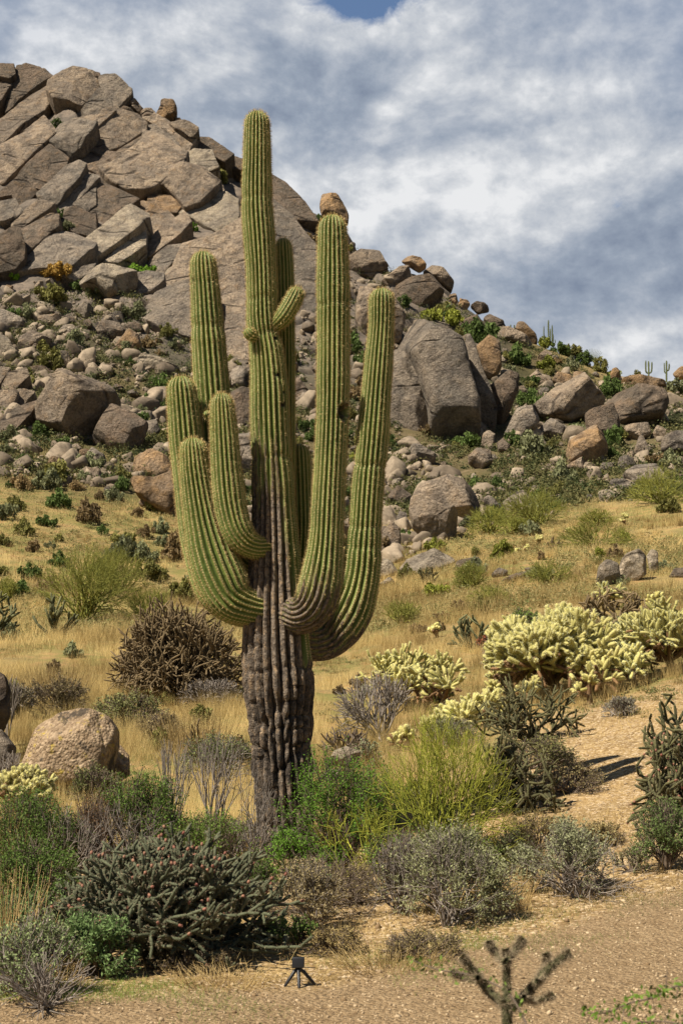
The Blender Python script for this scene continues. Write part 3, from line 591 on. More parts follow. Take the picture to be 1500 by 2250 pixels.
tanm = ramp(nt, math_n(nt, 'ADD', bark, math_n(nt, 'MULTIPLY', math_n(nt, 'SUBTRACT', strk, 0.5), 1.4)), [(0.16, 0), (0.32, 0.85)])
c = mix(nt, math_n(nt, 'MULTIPLY', tanm, math_n(nt, 'ADD', 0.25, math_n(nt, 'MULTIPLY', rib, 0.75))), green, tan)
zz = node(nt, 'ShaderNodeSeparateXYZ', {0: t}).outputs[2]
low_dark = math_n(nt, 'MULTIPLY', ramp(nt, noise(nt, t, 3.5, 6, 0.7), [(0.42, 0), (0.56, .85)]), ramp(nt, math_n(nt, "MULTIPLY", zz, 0.3), [(0.3, 1), (0.8, .15)]))  # dark blotches in the bark, stronger towards the trunk foot
bk = mix(nt, low_dark, bk, (.030, .025, .022))
c = mix(nt, barkm, c, bk)
c = mix(nt, attr(nt, 'hole'), c, (.012, .008, .006))
nt.links.new(c, b.inputs['Base Color'])
nt.links.new(ramp(nt, barkm, [(0, 0.55), (1, 0.95)]), b.inputs['Roughness'])
bump(nt, b, math_n(nt, 'ADD', math_n(nt, 'MULTIPLY', nf, math_n(nt, 'MULTIPLY_ADD', barkm, 1.2, 0.25)), math_n(nt, 'MULTIPLY', ns, math_n(nt, 'MULTIPLY', barkm, 0.6))), 0.9, 0.05)
M['cactus'] = m
def spine_mat(name, ca, cb):
    m, nt, b = new_mat(name, 0.6, 0.2)
    nt.links.new(mix(nt, attr(nt, 'tint'), ca, cb), b.inputs['Base Color'])
    return m
M['spine'] = spine_mat('cactus_spines', (.66, .50, .22), (.30, .20, .09))

def stem(name, K, nribs, parent, org, seed, bark_fn=None, label=None, rib_depth=0.20, ring=0.022, hole=None, folds=(), spine_len=0.036, spine_n=6, knob=0.0, roll=0.0, bloom=True):
    """K: (px, py, half width px, Y) from the tip down to the root"""
    r = np.random.default_rng(seed)
    K = np.array(K, float); W = np.array([P(k[0], k[1], k[3]) for k in K]); rad = K[:, 2] / FPX * K[:, 3]
    seg = np.linalg.norm(np.diff(W, axis=0), axis=1); L = seg.sum()
    dense = catmull(np.concatenate([W, rad[:, None]], 1), 600)
    cum = np.concatenate([[0], np.cumsum(np.linalg.norm(np.diff(dense[:, :3], axis=0), axis=1))]); L = cum[-1]
    n = int(L / ring); s = np.concatenate([[0.0005, .004, .01, .017], np.linspace(0.026, L, n)])
    ctr = np.stack([np.interp(s, cum, dense[:, i]) for i in range(3)], 1); R = np.interp(s, cum, dense[:, 3])
    cap = R[0] if R[0] > 0 else rad[1]
    Rc = max(rad[1] * 1.0, 0.02)
    dome = np.sqrt(np.clip(1 - (1 - np.clip(s / (Rc * 1.15), 0, 1)) ** 2, 0, 1)) ** 0.9
    Rfull = np.interp(s, cum, np.maximum(dense[:, 3], 0)); Rfull = np.where(s < Rc * 1.15, np.interp(Rc * 1.15, cum, dense[:, 3]), Rfull)
    R = Rfull * np.maximum(dome, 0.02)
    T = unit(np.gradient(ctr, axis=0)); T[:4] = T[5]
    # parallel frame
    ref = np.array([0, -1.0, 0]); A = ref - (T @ ref)[:, None] * T; A = unit(A); B = np.cross(T, A)
    na = nribs * 8; th = np.linspace(0, 2 * pi, na, endpoint=False)
    S, TH = np.meshgrid(s, th, indexing='ij')
    pp = np.stack([np.cos(TH) * 1.5, np.sin(TH) * 1.5, S * 0.8 + seed], -1).reshape(-1, 3)
    wob = fbm(pp, 4).reshape(S.shape) * 1.5
    ph = nribs * (TH + roll + 0.035 * np.sin(S * 1.1 + seed)) + 0.55 * wob * 1.2
    ribv = np.abs(np.cos(ph / 2)) ** 0.85
    # round crest, tight valley
    prof = 1 - rib_depth * (1 - 0.55 * (sstep(L - .60, L - .2, S) if K[0, 2] < 35 and name == 'arm' else 0)) * (1 - ribv)
    bk = np.zeros_like(S)
    org_px, org_py = project(ctr.reshape(-1, 3))
    if bark_fn is not None: bk = bark_fn(org_py[:, None] + 0 * S, -np.cos(TH) * 0 + np.cos(TH), np.sin(TH), wob)
    big = 1 + 0.045 * vnoise(np.stack([s * 1.6 + seed, 0 * s, 0 * s], -1))[:, None] + 0.022 * vnoise(np.stack([s * 5 + seed, 0 * s + 3, 0 * s], -1))[:, None]
    for (fpy, depth, wd) in folds:                       # pinched growth rings
        k = np.argmin(np.abs(org_py - fpy)); jit = 0.02 * np.sin(3 * TH + seed)
        big = big - depth * np.exp(-((S - s[k] + jit) / wd) ** 2)
    rr = R[:, None] * prof * big
    if bark_fn is not None:
        q = np.stack([np.cos(TH) * R[:, None] * 14, np.sin(TH) * R[:, None] * 14, S * 5.5], -1).reshape(-1, 3)
        blk = fbm(q, 3).reshape(S.shape); crack = np.exp(-(vnoise(np.stack([np.cos(TH) * 2.2, np.sin(TH) * 2.2, S * 7], -1).reshape(-1, 3)).reshape(S.shape) / 0.10) ** 2)
        rr = rr + np.clip((bk - 0.35) * 2, 0, 1) * (0.012 * blk - 0.012 * crack) * (1 + 3.0 * sstep(1440, 1640, org_py))[:, None]
    hl = np.zeros_like(S)
    for hpx, hpy, hw, hh in ([] if hole is None else hole if isinstance(hole, list) else [hole]):
        P3 = ctr[:, None, :] + rr[..., None] * (np.cos(TH)[..., None] * A[:, None, :] + np.sin(TH)[..., None] * B[:, None, :])
        qx, qy = project(P3.reshape(-1, 3)); qx, qy = qx.reshape(S.shape), qy.reshape(S.shape)
        d2 = ((qx - hpx) / hw) ** 2 + ((qy - hpy) / hh) ** 2; front = np.cos(TH) * A[:, 1:2] + np.sin(TH) * B[:, 1:2] < 0.15
        hl0 = np.where(front, 1 - sstep(0.55, 1.0, d2), 0); hl = np.maximum(hl, hl0); lip = np.where(front, np.exp(-((d2 - 1.25) / 0.35) ** 2), 0)
        rr = rr * (1 - (0.62 if hw > 8 else .12) * hl0) + 0.010 * lip * (hw > 8); bk = np.maximum(bk, lip * 0.33)
    Pn = ctr[:, None, :] + rr[..., None] * (np.cos(TH)[..., None] * A[:, None, :] + np.sin(TH)[..., None] * B[:, None, :])
    nr_ = len(s); idx = np.arange(nr_ * na).reshape(nr_, na)
    q = np.stack([idx[:-1], np.roll(idx[:-1], -1, 1), np.roll(idx[1:], -1, 1), idx[1:]], -1).reshape(-1, 4)
    V = Pn.reshape(-1, 3) - org; V = np.concatenate([V, (ctr[0] - org)[None]])
    tip = len(V) - 1; tris = np.stack([idx[0], np.full(na, tip), np.roll(idx[0], -1)], -1)
    app = lambda a: np.concatenate([a.ravel(), [0]])
    me = make_mesh(name, V, tris=tris, quads=q, mats=[M['cactus']], attrs={'rib': app(ribv), 'len': app(S), 'bark': app(bk), 'hole': app(hl)})
    o = link(name, me, parent=parent)
    if label: o['label'] = label
    # spines: a cluster every 2.6 cm along each rib crest
    step = 0.026; si = np.arange(0.006, L - 0.05, step)
    cl_s = []; cl_t = []
    for k in range(nribs):
        base_t = (2 * pi * k) / nribs - roll
        ss = si + r.uniform(-.004, .004, len(si))
        tt = base_t + 0 * ss
        for _ in range(3):
            ppp = np.stack([np.cos(tt) * 1.5, np.sin(tt) * 1.5, ss * 0.8 + seed], -1)
            tt = base_t - 0.035 * np.sin(ss * 1.1 + seed) - 0.55 * 1.5 * fbm(ppp, 4) * 1.2 / nribs
        cl_s.append(ss); cl_t.append(tt)
    ss = np.concatenate(cl_s); tt = np.concatenate(cl_t)
    fi = np.clip(np.interp(ss, s, np.arange(nr_)), 0, nr_ - 1.001); i0 = fi.astype(int); fr = (fi - i0)[:, None]
    j0 = np.round(((tt % (2 * pi)) / (2 * pi)) * na).astype(int) % na
    p0 = Pn[i0, j0] * (1 - fr) + Pn[np.minimum(i0 + 1, nr_ - 1), j0] * fr
    cc = ctr[i0] * (1 - fr) + ctr[np.minimum(i0 + 1, nr_ - 1)] * fr
    nrm = unit(p0 - cc + (-T[i0]) * (1 - dome[i0])[:, None] * 0.5); tv = T[i0]; bv = np.cross(tv, nrm)
    bkv = bk[i0, j0] + hl[i0, j0] * 9
    keep = (bkv < 0.30 + r.uniform(-.1, .1, len(bkv))) & (p0[:, 1] - cc[:, 1] < 0.05 + 0 * bkv)
    p0, nrm, tv, bv, ss2 = p0[keep], nrm[keep], tv[keep], bv[keep], ss[keep]
    rep = spine_n; p0 = np.repeat(p0, rep, 0); nrm = np.repeat(nrm, rep, 0); tv = np.repeat(tv, rep, 0); bv = np.repeat(bv, rep, 0); ss2 = np.repeat(ss2, rep)
    N = len(p0); a1 = r.normal(0, .75, (N, 1)); a2 = r.normal(0, .6, (N, 1))
    d = unit(nrm + bv * a1 + tv * a2); ll = spine_len * r.uniform(.5, 1.1, (N, 1)) * (1 + (0.25 * np.exp(-ss2 / 0.25))[:, None])
    w = unit(np.cross(d, r.normal(0, 1, (N, 3)))) * 0.0019
    p0 = p0 - nrm * 0.003
    Vs = np.stack([p0 - w, p0 + w, p0 + d * ll], 1).reshape(-1, 3) - org
    tint = np.repeat(np.clip(r.uniform(0, 1, N) * 0.9 - 0.6 * np.exp(-ss2 / .2), 0, 1), 3)
    ms_ = make_mesh('spines', Vs, tris=np.arange(3 * N).reshape(-1, 3), mats=[M['spine']], attrs={'tint': tint}, smooth=False)
    link('spines', ms_, parent=o)
    return o

SY = 15.0
base = P(612, 1905, SY); base[2] = gz(base[0], base[1]) - 0.03
sag = bpy.data.objects.new('saguaro', None); C.objects.link(sag); sag.location = base
tag(sag, 'giant many-armed saguaro with a dark scarred trunk, tallest thing in the foreground', 'cactus')
def trunk_bark(py, ca, sa, wob):
    # sa>0 : left side seen from the camera
    side = -sa
    edge = 985 + 330 * sstep(0.25, 0.95, side) + 60 * wob
    v = sstep(-40, 50, py - edge) * 0.27 + sstep(70, 300, py - edge) * 0.73
    right = sstep(0.70, 0.92, side) * (1 - sstep(1440, 1500, py))
    return np.clip(v * (1 - 0.8 * right), 0, 1)
def arm_bark(y0, y1):
    def f(py, ca, sa, wob): return np.clip(sstep(y0, y1, py + 60 * wob) * 0.55, 0, 1)
    return f
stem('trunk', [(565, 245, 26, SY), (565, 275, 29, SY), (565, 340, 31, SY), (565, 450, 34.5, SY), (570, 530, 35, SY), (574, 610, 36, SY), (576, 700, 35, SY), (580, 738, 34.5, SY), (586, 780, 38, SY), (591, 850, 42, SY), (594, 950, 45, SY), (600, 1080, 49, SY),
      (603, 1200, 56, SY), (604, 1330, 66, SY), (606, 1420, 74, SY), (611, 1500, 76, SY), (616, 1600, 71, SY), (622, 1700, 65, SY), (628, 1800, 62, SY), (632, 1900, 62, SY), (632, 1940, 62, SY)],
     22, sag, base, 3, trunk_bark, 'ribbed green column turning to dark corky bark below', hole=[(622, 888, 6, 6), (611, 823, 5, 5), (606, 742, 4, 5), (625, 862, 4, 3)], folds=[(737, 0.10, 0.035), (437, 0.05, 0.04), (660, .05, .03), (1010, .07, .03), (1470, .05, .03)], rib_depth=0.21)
A = lambda nm, K, nr_, seed, **k: stem(nm, K, nr_, sag, base, seed, **k)
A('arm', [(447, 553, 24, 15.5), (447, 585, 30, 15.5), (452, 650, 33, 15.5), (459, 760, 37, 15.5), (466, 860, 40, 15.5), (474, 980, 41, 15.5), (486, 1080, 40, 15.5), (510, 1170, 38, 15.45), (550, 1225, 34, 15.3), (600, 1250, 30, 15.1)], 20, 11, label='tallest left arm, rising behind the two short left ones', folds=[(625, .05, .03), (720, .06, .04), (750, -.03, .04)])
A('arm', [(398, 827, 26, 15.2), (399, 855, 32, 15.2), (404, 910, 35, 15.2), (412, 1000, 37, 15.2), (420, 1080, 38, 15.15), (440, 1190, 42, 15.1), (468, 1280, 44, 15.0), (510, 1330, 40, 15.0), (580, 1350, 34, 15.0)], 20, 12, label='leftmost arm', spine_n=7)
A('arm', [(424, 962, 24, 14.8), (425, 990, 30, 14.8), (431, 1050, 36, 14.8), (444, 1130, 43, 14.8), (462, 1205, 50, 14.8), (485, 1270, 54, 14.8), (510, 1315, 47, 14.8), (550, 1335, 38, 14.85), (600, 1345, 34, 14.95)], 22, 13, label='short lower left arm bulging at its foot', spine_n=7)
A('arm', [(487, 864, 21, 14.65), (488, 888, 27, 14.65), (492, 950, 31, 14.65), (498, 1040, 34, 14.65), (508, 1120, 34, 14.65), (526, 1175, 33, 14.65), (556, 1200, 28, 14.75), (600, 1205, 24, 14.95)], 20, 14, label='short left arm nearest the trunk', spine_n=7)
A('arm', [(730, 473, 26, 14.6), (730, 505, 32, 14.6), (731, 580, 35, 14.6), (732, 680, 37, 14.6), (732, 820, 38, 14.6), (729, 940, 38, 14.6), (722, 1080, 38, 14.6), (716, 1190, 39, 14.6), (707, 1265, 44, 14.6), (692, 1322, 46, 14.6), (665, 1350, 42, 14.7), (620, 1350, 36, 14.95)], 21, 15,
  bark_fn=arm_bark(1200, 1400), label='tall front right arm with a woodpecker hole', hole=(754, 905, 11, 19), folds=[(672, .05, .03), (925, .03, .02)])
A('arm', [(838, 634, 22, 15.4), (838, 660, 28, 15.4), (837, 720, 29, 15.4), (832, 790, 32, 15.4), (826, 865, 34, 15.4), (817, 977, 37, 15.4), (807, 1080, 38, 15.4), (799, 1190, 39, 15.4), (790, 1275, 43, 15.4), (768, 1345, 48, 15.4), (730, 1396, 46, 15.35), (690, 1412, 40, 15.25), (630, 1400, 34, 15.1)], 20, 16,
  bark_fn=arm_bark(1250, 1480), label='rightmost arm sweeping up from the back', folds=[(1027, .09, .025), (1160, .06, .03), (1205, .05, .03)])
A('arm', [(622, 524, 16, 15.32), (623, 548, 20, 15.32), (626, 620, 21, 15.32), (628, 740, 21, 15.32), (628, 900, 22, 15.3), (624, 1050, 24, 15.25), (610, 1150, 26, 15.3)], 16, 17, label='slim arm rising behind the main column')
A('arm', [(657, 976, 19, 15.38), (658, 1000, 24, 15.38), (661, 1080, 25, 15.38), (662, 1180, 26, 15.36), (650, 1270, 28, 15.5), (620, 1320, 28, 15.1)], 16, 18, label='short shaded arm behind the trunk')
A('arm', [(655, 631, 14, 14.85), (650, 648, 19, 14.85), (638, 672, 21, 14.85), (622, 697, 20, 14.87), (604, 716, 14, 14.95), (590, 722, 10, 15.0)], 15, 19, label='stubby club-shaped arm on the main column', spine_n=7, rib_depth=.16)
A('bud', [(541, 722, 8, 14.8), (545, 729, 13, 14.8), (552, 737, 13, 14.82), (566, 744, 8, 14.9)], 11, 20, label='round young bud on the left of the main column', rib_depth=.15, ring=.01)
A('bud', [(453, 902, 5, 15.15), (455, 909, 8, 15.15), (460, 920, 8, 15.2), (470, 926, 6, 15.3)], 9, 21, label='tiny bud on the tallest left arm', rib_depth=.15, ring=.01)
# ------------------------------------------------------------------ plant and stone generators
class Geo:
    def __init__(s): s.V = []; s.T = []; s.Q = []; s.A = []; s.n = 0
    def _add(s, v, a, t=None, q=None):
        v = np.asarray(v, float).reshape(-1, 3)
        if t is not None: s.T.append(np.asarray(t) + s.n)
        if q is not None: s.Q.append(np.asarray(q) + s.n)
        s.V.append(v); s.A.append(np.broadcast_to(np.asarray(a, float), (len(v),)).copy()); s.n += len(v)
    def tube(s, pts, rad, k=5, tint=0.5):
        pts = np.asarray(pts, float); n = len(pts); rad = np.broadcast_to(np.asarray(rad, float), (n,))
        T = unit(np.gradient(pts, axis=0)); ref = np.array([0.31, 0.17, 0.93]) if abs(T[0, 2]) < 0.9 else np.array([1.0, 0.1, 0])
        A = unit(np.cross(T, ref)); B = np.cross(T, A); th = np.arange(k) * 2 * pi / k
        v = pts[:, None] + rad[:, None, None] * (np.cos(th)[None, :, None] * A[:, None] + np.sin(th)[None, :, None] * B[:, None])
        idx = np.arange(n * k).reshape(n, k)
        q = np.stack([idx[:-1], np.roll(idx[:-1], -1, 1), np.roll(idx[1:], -1, 1), idx[1:]], -1).reshape(-1, 4)
        s._add(v, tint, q=q)
    def capsules(s, p0, p1, r, k=6, tint=0.5, prof=((0, .55), (.12, .95), (.5, 1.0), (.85, .9), (1, .35))):
        """many swollen joints at once: p0, p1 (n,3), r (n,)"""
        n = len(p0); d = p1 - p0; T = unit(d); ref = np.where(np.abs(T[:, 2:3]) < .9, np.array([[.31, .17, .93]]), np.array([[1.0, .1, 0]]))
        A = unit(np.cross(T, ref)); B = np.cross(T, A); th = np.arange(k) * 2 * pi / k; m = len(prof)
        f = np.array([a for a, _ in prof]); w = np.array([b_ for _, b_ in prof])
        v = p0[:, None, None] + d[:, None, None] * f[None, :, None, None] + (r[:, None] * w[None])[:, :, None, None] * (np.cos(th)[None, None, :, None] * A[:, None, None] + np.sin(th)[None, None, :, None] * B[:, None, None])
        loc = np.arange(m * k).reshape(m, k)
        q = np.stack([loc[:-1], np.roll(loc[:-1], -1, 1), np.roll(loc[1:], -1, 1), loc[1:]], -1).reshape(-1, 4)
        if k == 6: q = np.concatenate([q, [[loc[-1, 0], loc[-1, 1], loc[-1, 2], loc[-1, 3]], [loc[-1, 0], loc[-1, 3], loc[-1, 4], loc[-1, 5]]]])
        qq = (q[None] + (np.arange(n) * m * k)[:, None, None]).reshape(-1, 4)
        s._add(v.reshape(-1, 3), np.repeat(np.broadcast_to(tint, (n,)), m * k), q=qq)
    def spikes(s, p, d, ln, w, tint, r):
        n = len(p); side = unit(np.cross(d, r.normal(0, 1, (n, 3)))) * np.asarray(w).reshape(-1, 1)
        v = np.stack([p - side, p + side, p + d * np.asarray(ln).reshape(-1, 1)], 1).reshape(-1, 3)
        s._add(v, np.repeat(np.broadcast_to(tint, (n,)), 3), t=np.arange(3 * n).reshape(-1, 3))
    def leaves(s, c, size, tint, r, aspect=0.45, updir=None):
        n = len(c); a = unit(r.normal(0, 1, (n, 3)) + (0 if updir is None else updir)); b_ = unit(np.cross(a, r.normal(0, 1, (n, 3))))
        sz = np.asarray(size).reshape(-1, 1) * np.ones((n, 1))
        v = np.stack([c - a * sz, c + b_ * sz * aspect, c + a * sz, c - b_ * sz * aspect], 1).reshape(-1, 3)
        s._add(v, np.repeat(np.broadcast_to(tint, (n,)), 4), q=np.arange(4 * n).reshape(-1, 4))
    def mesh(s, name, mats, smooth=True):
        return make_mesh(name, np.concatenate(s.V), tris=np.concatenate(s.T) if s.T else None, quads=np.concatenate(s.Q) if s.Q else None, mats=mats, attrs={'tint': np.concatenate(s.A)}, smooth=smooth)

def tint_mat(name, ca, cb, rough=0.8, spec=0.2, trans=0.0, objcol=False, nz=0.0):
    m, nt, b = new_mat(name, rough, spec)
    c = mix(nt, attr(nt, 'tint'), ca, cb)
    oi = node(nt, 'ShaderNodeObjectInfo')
    if objcol: c = mix(nt, 1.0, c, oi.outputs['Color'], 'MULTIPLY')
    c = node(nt, 'ShaderNodeHueSaturation', {'Color': c, 'Value': math_n(nt, 'MULTIPLY_ADD', oi.outputs['Random'], 0.3, 0.85)}).outputs[0]
    if nz:
        t = node(nt, 'ShaderNodeTexCoord').outputs['Object']; f = noise(nt, t, nz, 4, 0.7)
        c = mix(nt, 0.7, c, ramp(nt, f, [(0.3, .25), (0.7, .75)]), 'OVERLAY'); bump(nt, b, f, 0.6, 0.01)
    nt.links.new(c, b.inputs['Base Color'])
    if trans:
        tr = node(nt, 'ShaderNodeBsdfTranslucent', {'Color': c}); mx = node(nt, 'ShaderNodeMixShader', {0: trans, 1: b.outputs[0], 2: tr.outputs[0]})
        nt.links.new(mx.outputs[0], nt.nodes['Material Output'].inputs['Surface'])
    return m
M['leaf'] = tint_mat('shrub_leaves', (.55, .55, .55), (1.25, 1.25, 1.2), trans=0.25, objcol=True)
M['leafobj'] = M['leaf']
M['wood'] = tint_mat('shrub_wood', (.075, .055, .04), (.20, .155, .115), nz=30)
M['greywood'] = tint_mat('grey_twigs', (.10, .08, .065), (.30, .26, .22))
M['reed'] = tint_mat('green_twigs', (.10, .125, .015), (.36, .36, .05), trans=0.1)
M['reedfar'] = tint_mat('olive_twigs', (.13, .145, .03), (.33, .32, .07), trans=0.1)
M['cholla'] = tint_mat('cholla_skin', (.030, .030, .015), (.11, .105, .045), nz=60)
M['chollag'] = tint_mat('cholla_green_skin', (.045, .050, .022), (.18, .175, .080), nz=60)
M['chollad'] = tint_mat('cholla_dusky_skin', (.030, .038, .020), (.125, .135, .078), nz=60)
M['chollab'] = tint_mat('cholla_brown_skin', (.062, .044, .022), (.20, .145, .076), nz=60)
M['chspine'] = tint_mat('cholla_spines', (.12, .09, .06), (.40, .32, .20))
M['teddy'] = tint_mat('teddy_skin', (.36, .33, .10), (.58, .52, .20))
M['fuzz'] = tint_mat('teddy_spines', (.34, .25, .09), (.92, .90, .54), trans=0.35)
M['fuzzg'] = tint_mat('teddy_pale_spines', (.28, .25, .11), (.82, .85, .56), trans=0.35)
M['deadteddy'] = tint_mat('teddy_old_stem', (.07, .045, .025), (.26, .15, .07), nz=25)
M['fruit'] = tint_mat('cholla_fruit', (.20, .075, .055), (.32, .17, .11))
M['straw'] = tint_mat('dry_grass', (.25, .17, .06), (.78, .60, .26), trans=0.3)
M['strawo'] = tint_mat('dry_grass_tuft', (.34, .23, .09), (.74, .56, .26), trans=0.25)
M['shortg'] = tint_mat('green_grass', (.09, .14, .025), (.22, .30, .06), trans=0.3)
M['black'] = new_mat('black_plastic', 0.45, 0.5)[0]; M['black'].node_tree.nodes['Principled BSDF'].inputs['Base Color'].default_value = (.012, .012, .014, 1)

def cap_field(r, stems, lens, rads, forks, spread, up, wiggle=0.25, grav=0.0, keep=None):
    """generic branching: returns list of (p0, p1, r0, level); stems = [(pos, dir)]"""
    out = []; cur = [(np.array(p, float), unit(np.array(d, float))) for p, d in stems]
    for lv, (ln, rd, fk, sp) in enumerate(zip(lens, rads, forks, spread)):
        nxt = []
        for p, d in cur:
            k = fk if isinstance(fk, int) else (int(fk) + (1 if r.random() < fk - int(fk) else 0))
            for _ in range(max(k, 1) if lv == 0 else k):
                dd = unit(d + r.normal(0, sp, 3) + np.array([0, 0, up - grav * lv]))
                q = p + dd * ln * r.uniform(.7, 1.25)
                if keep is not None and not keep(q): continue
                out.append((p, q, rd, lv)); nxt.append((q, dd))
        cur = nxt
        if len(cur) > 2600: cur = [cur[i] for i in r.choice(len(cur), 2600, False)]
    return out, cur
def hemi(r, n, lo=0.15, hi=1.45):
    az = r.uniform(0, 2 * pi, n) + np.arange(n) * 2 * pi / max(n, 1); el = np.arcsin(r.uniform(math.sin(lo), math.sin(hi), n))
    return np.stack([np.cos(az) * np.cos(el), np.sin(az) * np.cos(el), np.sin(el)], -1)
def surf_pts(r, segs, per):
    p0 = np.array([s[0] for s in segs]); p1 = np.array([s[1] for s in segs]); rd = np.array([s[2] for s in segs])
    n = len(segs) * per; i = np.repeat(np.arange(len(segs)), per); f = r.uniform(.03, 1.0, n)[:, None]
    T = unit(p1 - p0)[i]; d = r.normal(0, 1, (n, 3)); d = unit(d - (d * T).sum(1)[:, None] * T)
    return p0[i] * (1 - f) + p1[i] * f + d * rd[i][:, None] * 0.8, d, T

def cholla_meshes(seed, R, H, joint=.11, rad=.017, stems=9, levels=6, fork=1.9, spread=.42, up=.10, skin='chollag', spine_per=16, spine_len=.02, fruit=0, base_el=.12, fs=None):
    r = np.random.default_rng(seed)
    st = [(np.array([a[0], a[1], 0.02]) * np.array([.05, .05, 1]), a * np.array([1, 1, max(H / R, .5)])) for a in hemi(r, stems, base_el, 1.5)]
    lens = [joint * 1.5] + [joint] * (levels - 1); rads = [rad * 1.5] + list(np.linspace(rad * 1.2, rad * .9, levels - 1))
    keep = lambda q: (q[0] ** 2 + q[1] ** 2) / R ** 2 + (q[2] / H) ** 2 < 1.0 and q[2] > 0.02
    segs, _ = cap_field(r, st, lens, rads, [1] + [fork] * (levels - 1), [.15] + [spread] * (levels - 1), up, keep=keep)
    # stretch to reach the wanted outline
    P1 = np.array([s[1] for s in segs]); e = np.quantile(np.sqrt((P1[:, 0] ** 2 + P1[:, 1] ** 2)), .97); h = np.quantile(P1[:, 2], .985)
    k = np.array([R / e, R / e, H / h]); k = np.clip(k, .6, 1.7)
    segs = [(a * k, b_ * k, rd, lv) for a, b_, rd, lv in segs]
    g = Geo(); p0 = np.array([s[0] for s in segs]); p1 = np.array([s[1] for s in segs]); rd = np.array([s[2] for s in segs]); lv = np.array([s[3] for s in segs])
    tint = np.clip(lv / levels + r.uniform(-.25, .25, len(segs)), 0, 1)
    g.capsules(p0, p1 + unit(p1 - p0) * rd[:, None] * .4, rd, 6, tint)
    sp = Geo(); pp, dd, T = surf_pts(r, segs, spine_per); d2 = unit(dd + T * .3 + r.normal(0, .45, dd.shape))
    sp.spikes(pp, d2, spine_len * r.uniform(.5, 1.2, len(pp)), .0011 + spine_len * .02, r.uniform(0, 1, len(pp)), r)
    # tubercles: blunt bumps that break the outline of every joint
    pp, dd, T = surf_pts(r, segs, 7); g.spikes(pp - dd * rad * .2, unit(dd + .5 * T), rad * r.uniform(.5, .8, len(pp)), rad * .32, r.uniform(.2, 1, len(pp)), r)
    fr = None
    if fruit:
        tips = [s_ for s_ in segs if s_[3] >= levels - 2]; pick = r.choice(len(tips), min(fruit, len(tips)), False)
        q = np.array([tips[i][1] for i in pick]); dq = unit(np.array([tips[i][1] - tips[i][0] for i in pick])); o_ = np.argsort(q[:, 1]); fr = (q[o_], dq[o_], rad)
    return g.mesh('stems', [M[skin]]), sp.mesh('spines', [M['chspine']], False), fr

def teddy_meshes(seed, R, H, joint=.17, rad=.030, crowns=5, per=26, mat='fuzz', trunk=.35, levels=3, fuzz_per=110):
    """pale fuzzy cholla: brown limbs, each ending in a dense head of fat joints"""
    r = np.random.default_rng(seed); tr = Geo(); body = Geo(); fz = Geo(); J = []; joint = joint * .98; rad = rad * .84
    trunk = trunk * .5; top = np.array([0, 0, H * trunk]); tr.tube([[0, 0, -.08], [0.02, 0, H * trunk * .5], top], [.07 * H ** .5, .06 * H ** .5, .055 * H ** .5], 8, .2)
    for i in range(crowns):
        a = 2 * pi * i / crowns + r.uniform(-.4, .4); el = .25 if i else 1.4
        c = np.array([cos(a) * R * .52 * (1 if i else .1), sin(a) * R * .52 * (1 if i else .1), H * (r.uniform(.20, .52) if i else .55)])
        m_ = (top + c) / 2 + np.array([0, 0, -.04 * H]); tr.tube([top * .8, m_, c], [.045, .04, .035], 7, .4)
        hr = min(R, H) * (.62 if crowns > 1 else 1.0)
        dirs = hemi(r, per, -0.45, 1.5)
        st = [(c + d * np.array([1, 1, .8]) * hr * .12, d * np.array([1, 1, .9])) for d in dirs]
        lv_n = max(1, int(round(hr * .9 / joint)))
        segs, _ = cap_field(r, st, [joint] * lv_n, [rad] * lv_n, [1] + [1.75] * (lv_n - 1), [.15] + [.38] * (lv_n - 1), .12)
        J += segs
    joint_all = J; zmin = .04; J = [s for s in J if s[1][2] > zmin and (s[1][0] ** 2 + s[1][1] ** 2) < (R * 1.05) ** 2 and s[1][2] < H * 1.04]
    if len(J) < 12: J = [(a_, a_ + (c_ - a_) * .6, q_, l_) for a_, c_, q_, l_ in joint_all if c_[2] > 0]
    p0 = np.array([s[0] for s in J]); p1 = np.array([s[1] for s in J]); rd = np.array([s[2] for s in J]) * r.uniform(.85, 1.15, len(J))
    # old inner joints are brown
    rr_ = np.sqrt((p1[:, 0] / R) ** 2 + (p1[:, 1] / R) ** 2 + (np.clip(p1[:, 2] / H - .25, 0, 1)) ** 2)
    inner = (p1[:, 2] / H < .27 + .12 * r.standard_normal(len(J)))
    if inner.all(): inner[:] = False; inner[0] = True
    body.capsules(p0[~inner], p1[~inner], rd[~inner], 6, r.uniform(0, 1, (~inner).sum()))
    tr.capsules(p0[inner], p1[inner], rd[inner] * .9, 6, r.uniform(.3, 1, inner.sum()))
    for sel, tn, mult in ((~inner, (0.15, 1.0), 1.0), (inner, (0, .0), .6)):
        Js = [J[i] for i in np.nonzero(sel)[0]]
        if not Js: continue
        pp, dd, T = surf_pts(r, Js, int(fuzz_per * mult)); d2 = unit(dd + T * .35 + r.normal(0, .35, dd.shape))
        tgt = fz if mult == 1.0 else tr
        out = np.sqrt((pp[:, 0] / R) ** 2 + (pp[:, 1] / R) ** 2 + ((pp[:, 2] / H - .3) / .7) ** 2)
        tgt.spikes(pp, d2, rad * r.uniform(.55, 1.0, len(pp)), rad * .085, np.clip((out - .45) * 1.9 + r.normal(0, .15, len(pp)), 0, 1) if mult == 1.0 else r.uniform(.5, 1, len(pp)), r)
    return tr.mesh('stems', [M['deadteddy']]), body.mesh('joints', [M['teddy']]), fz.mesh('spines', [M[mat]], False)

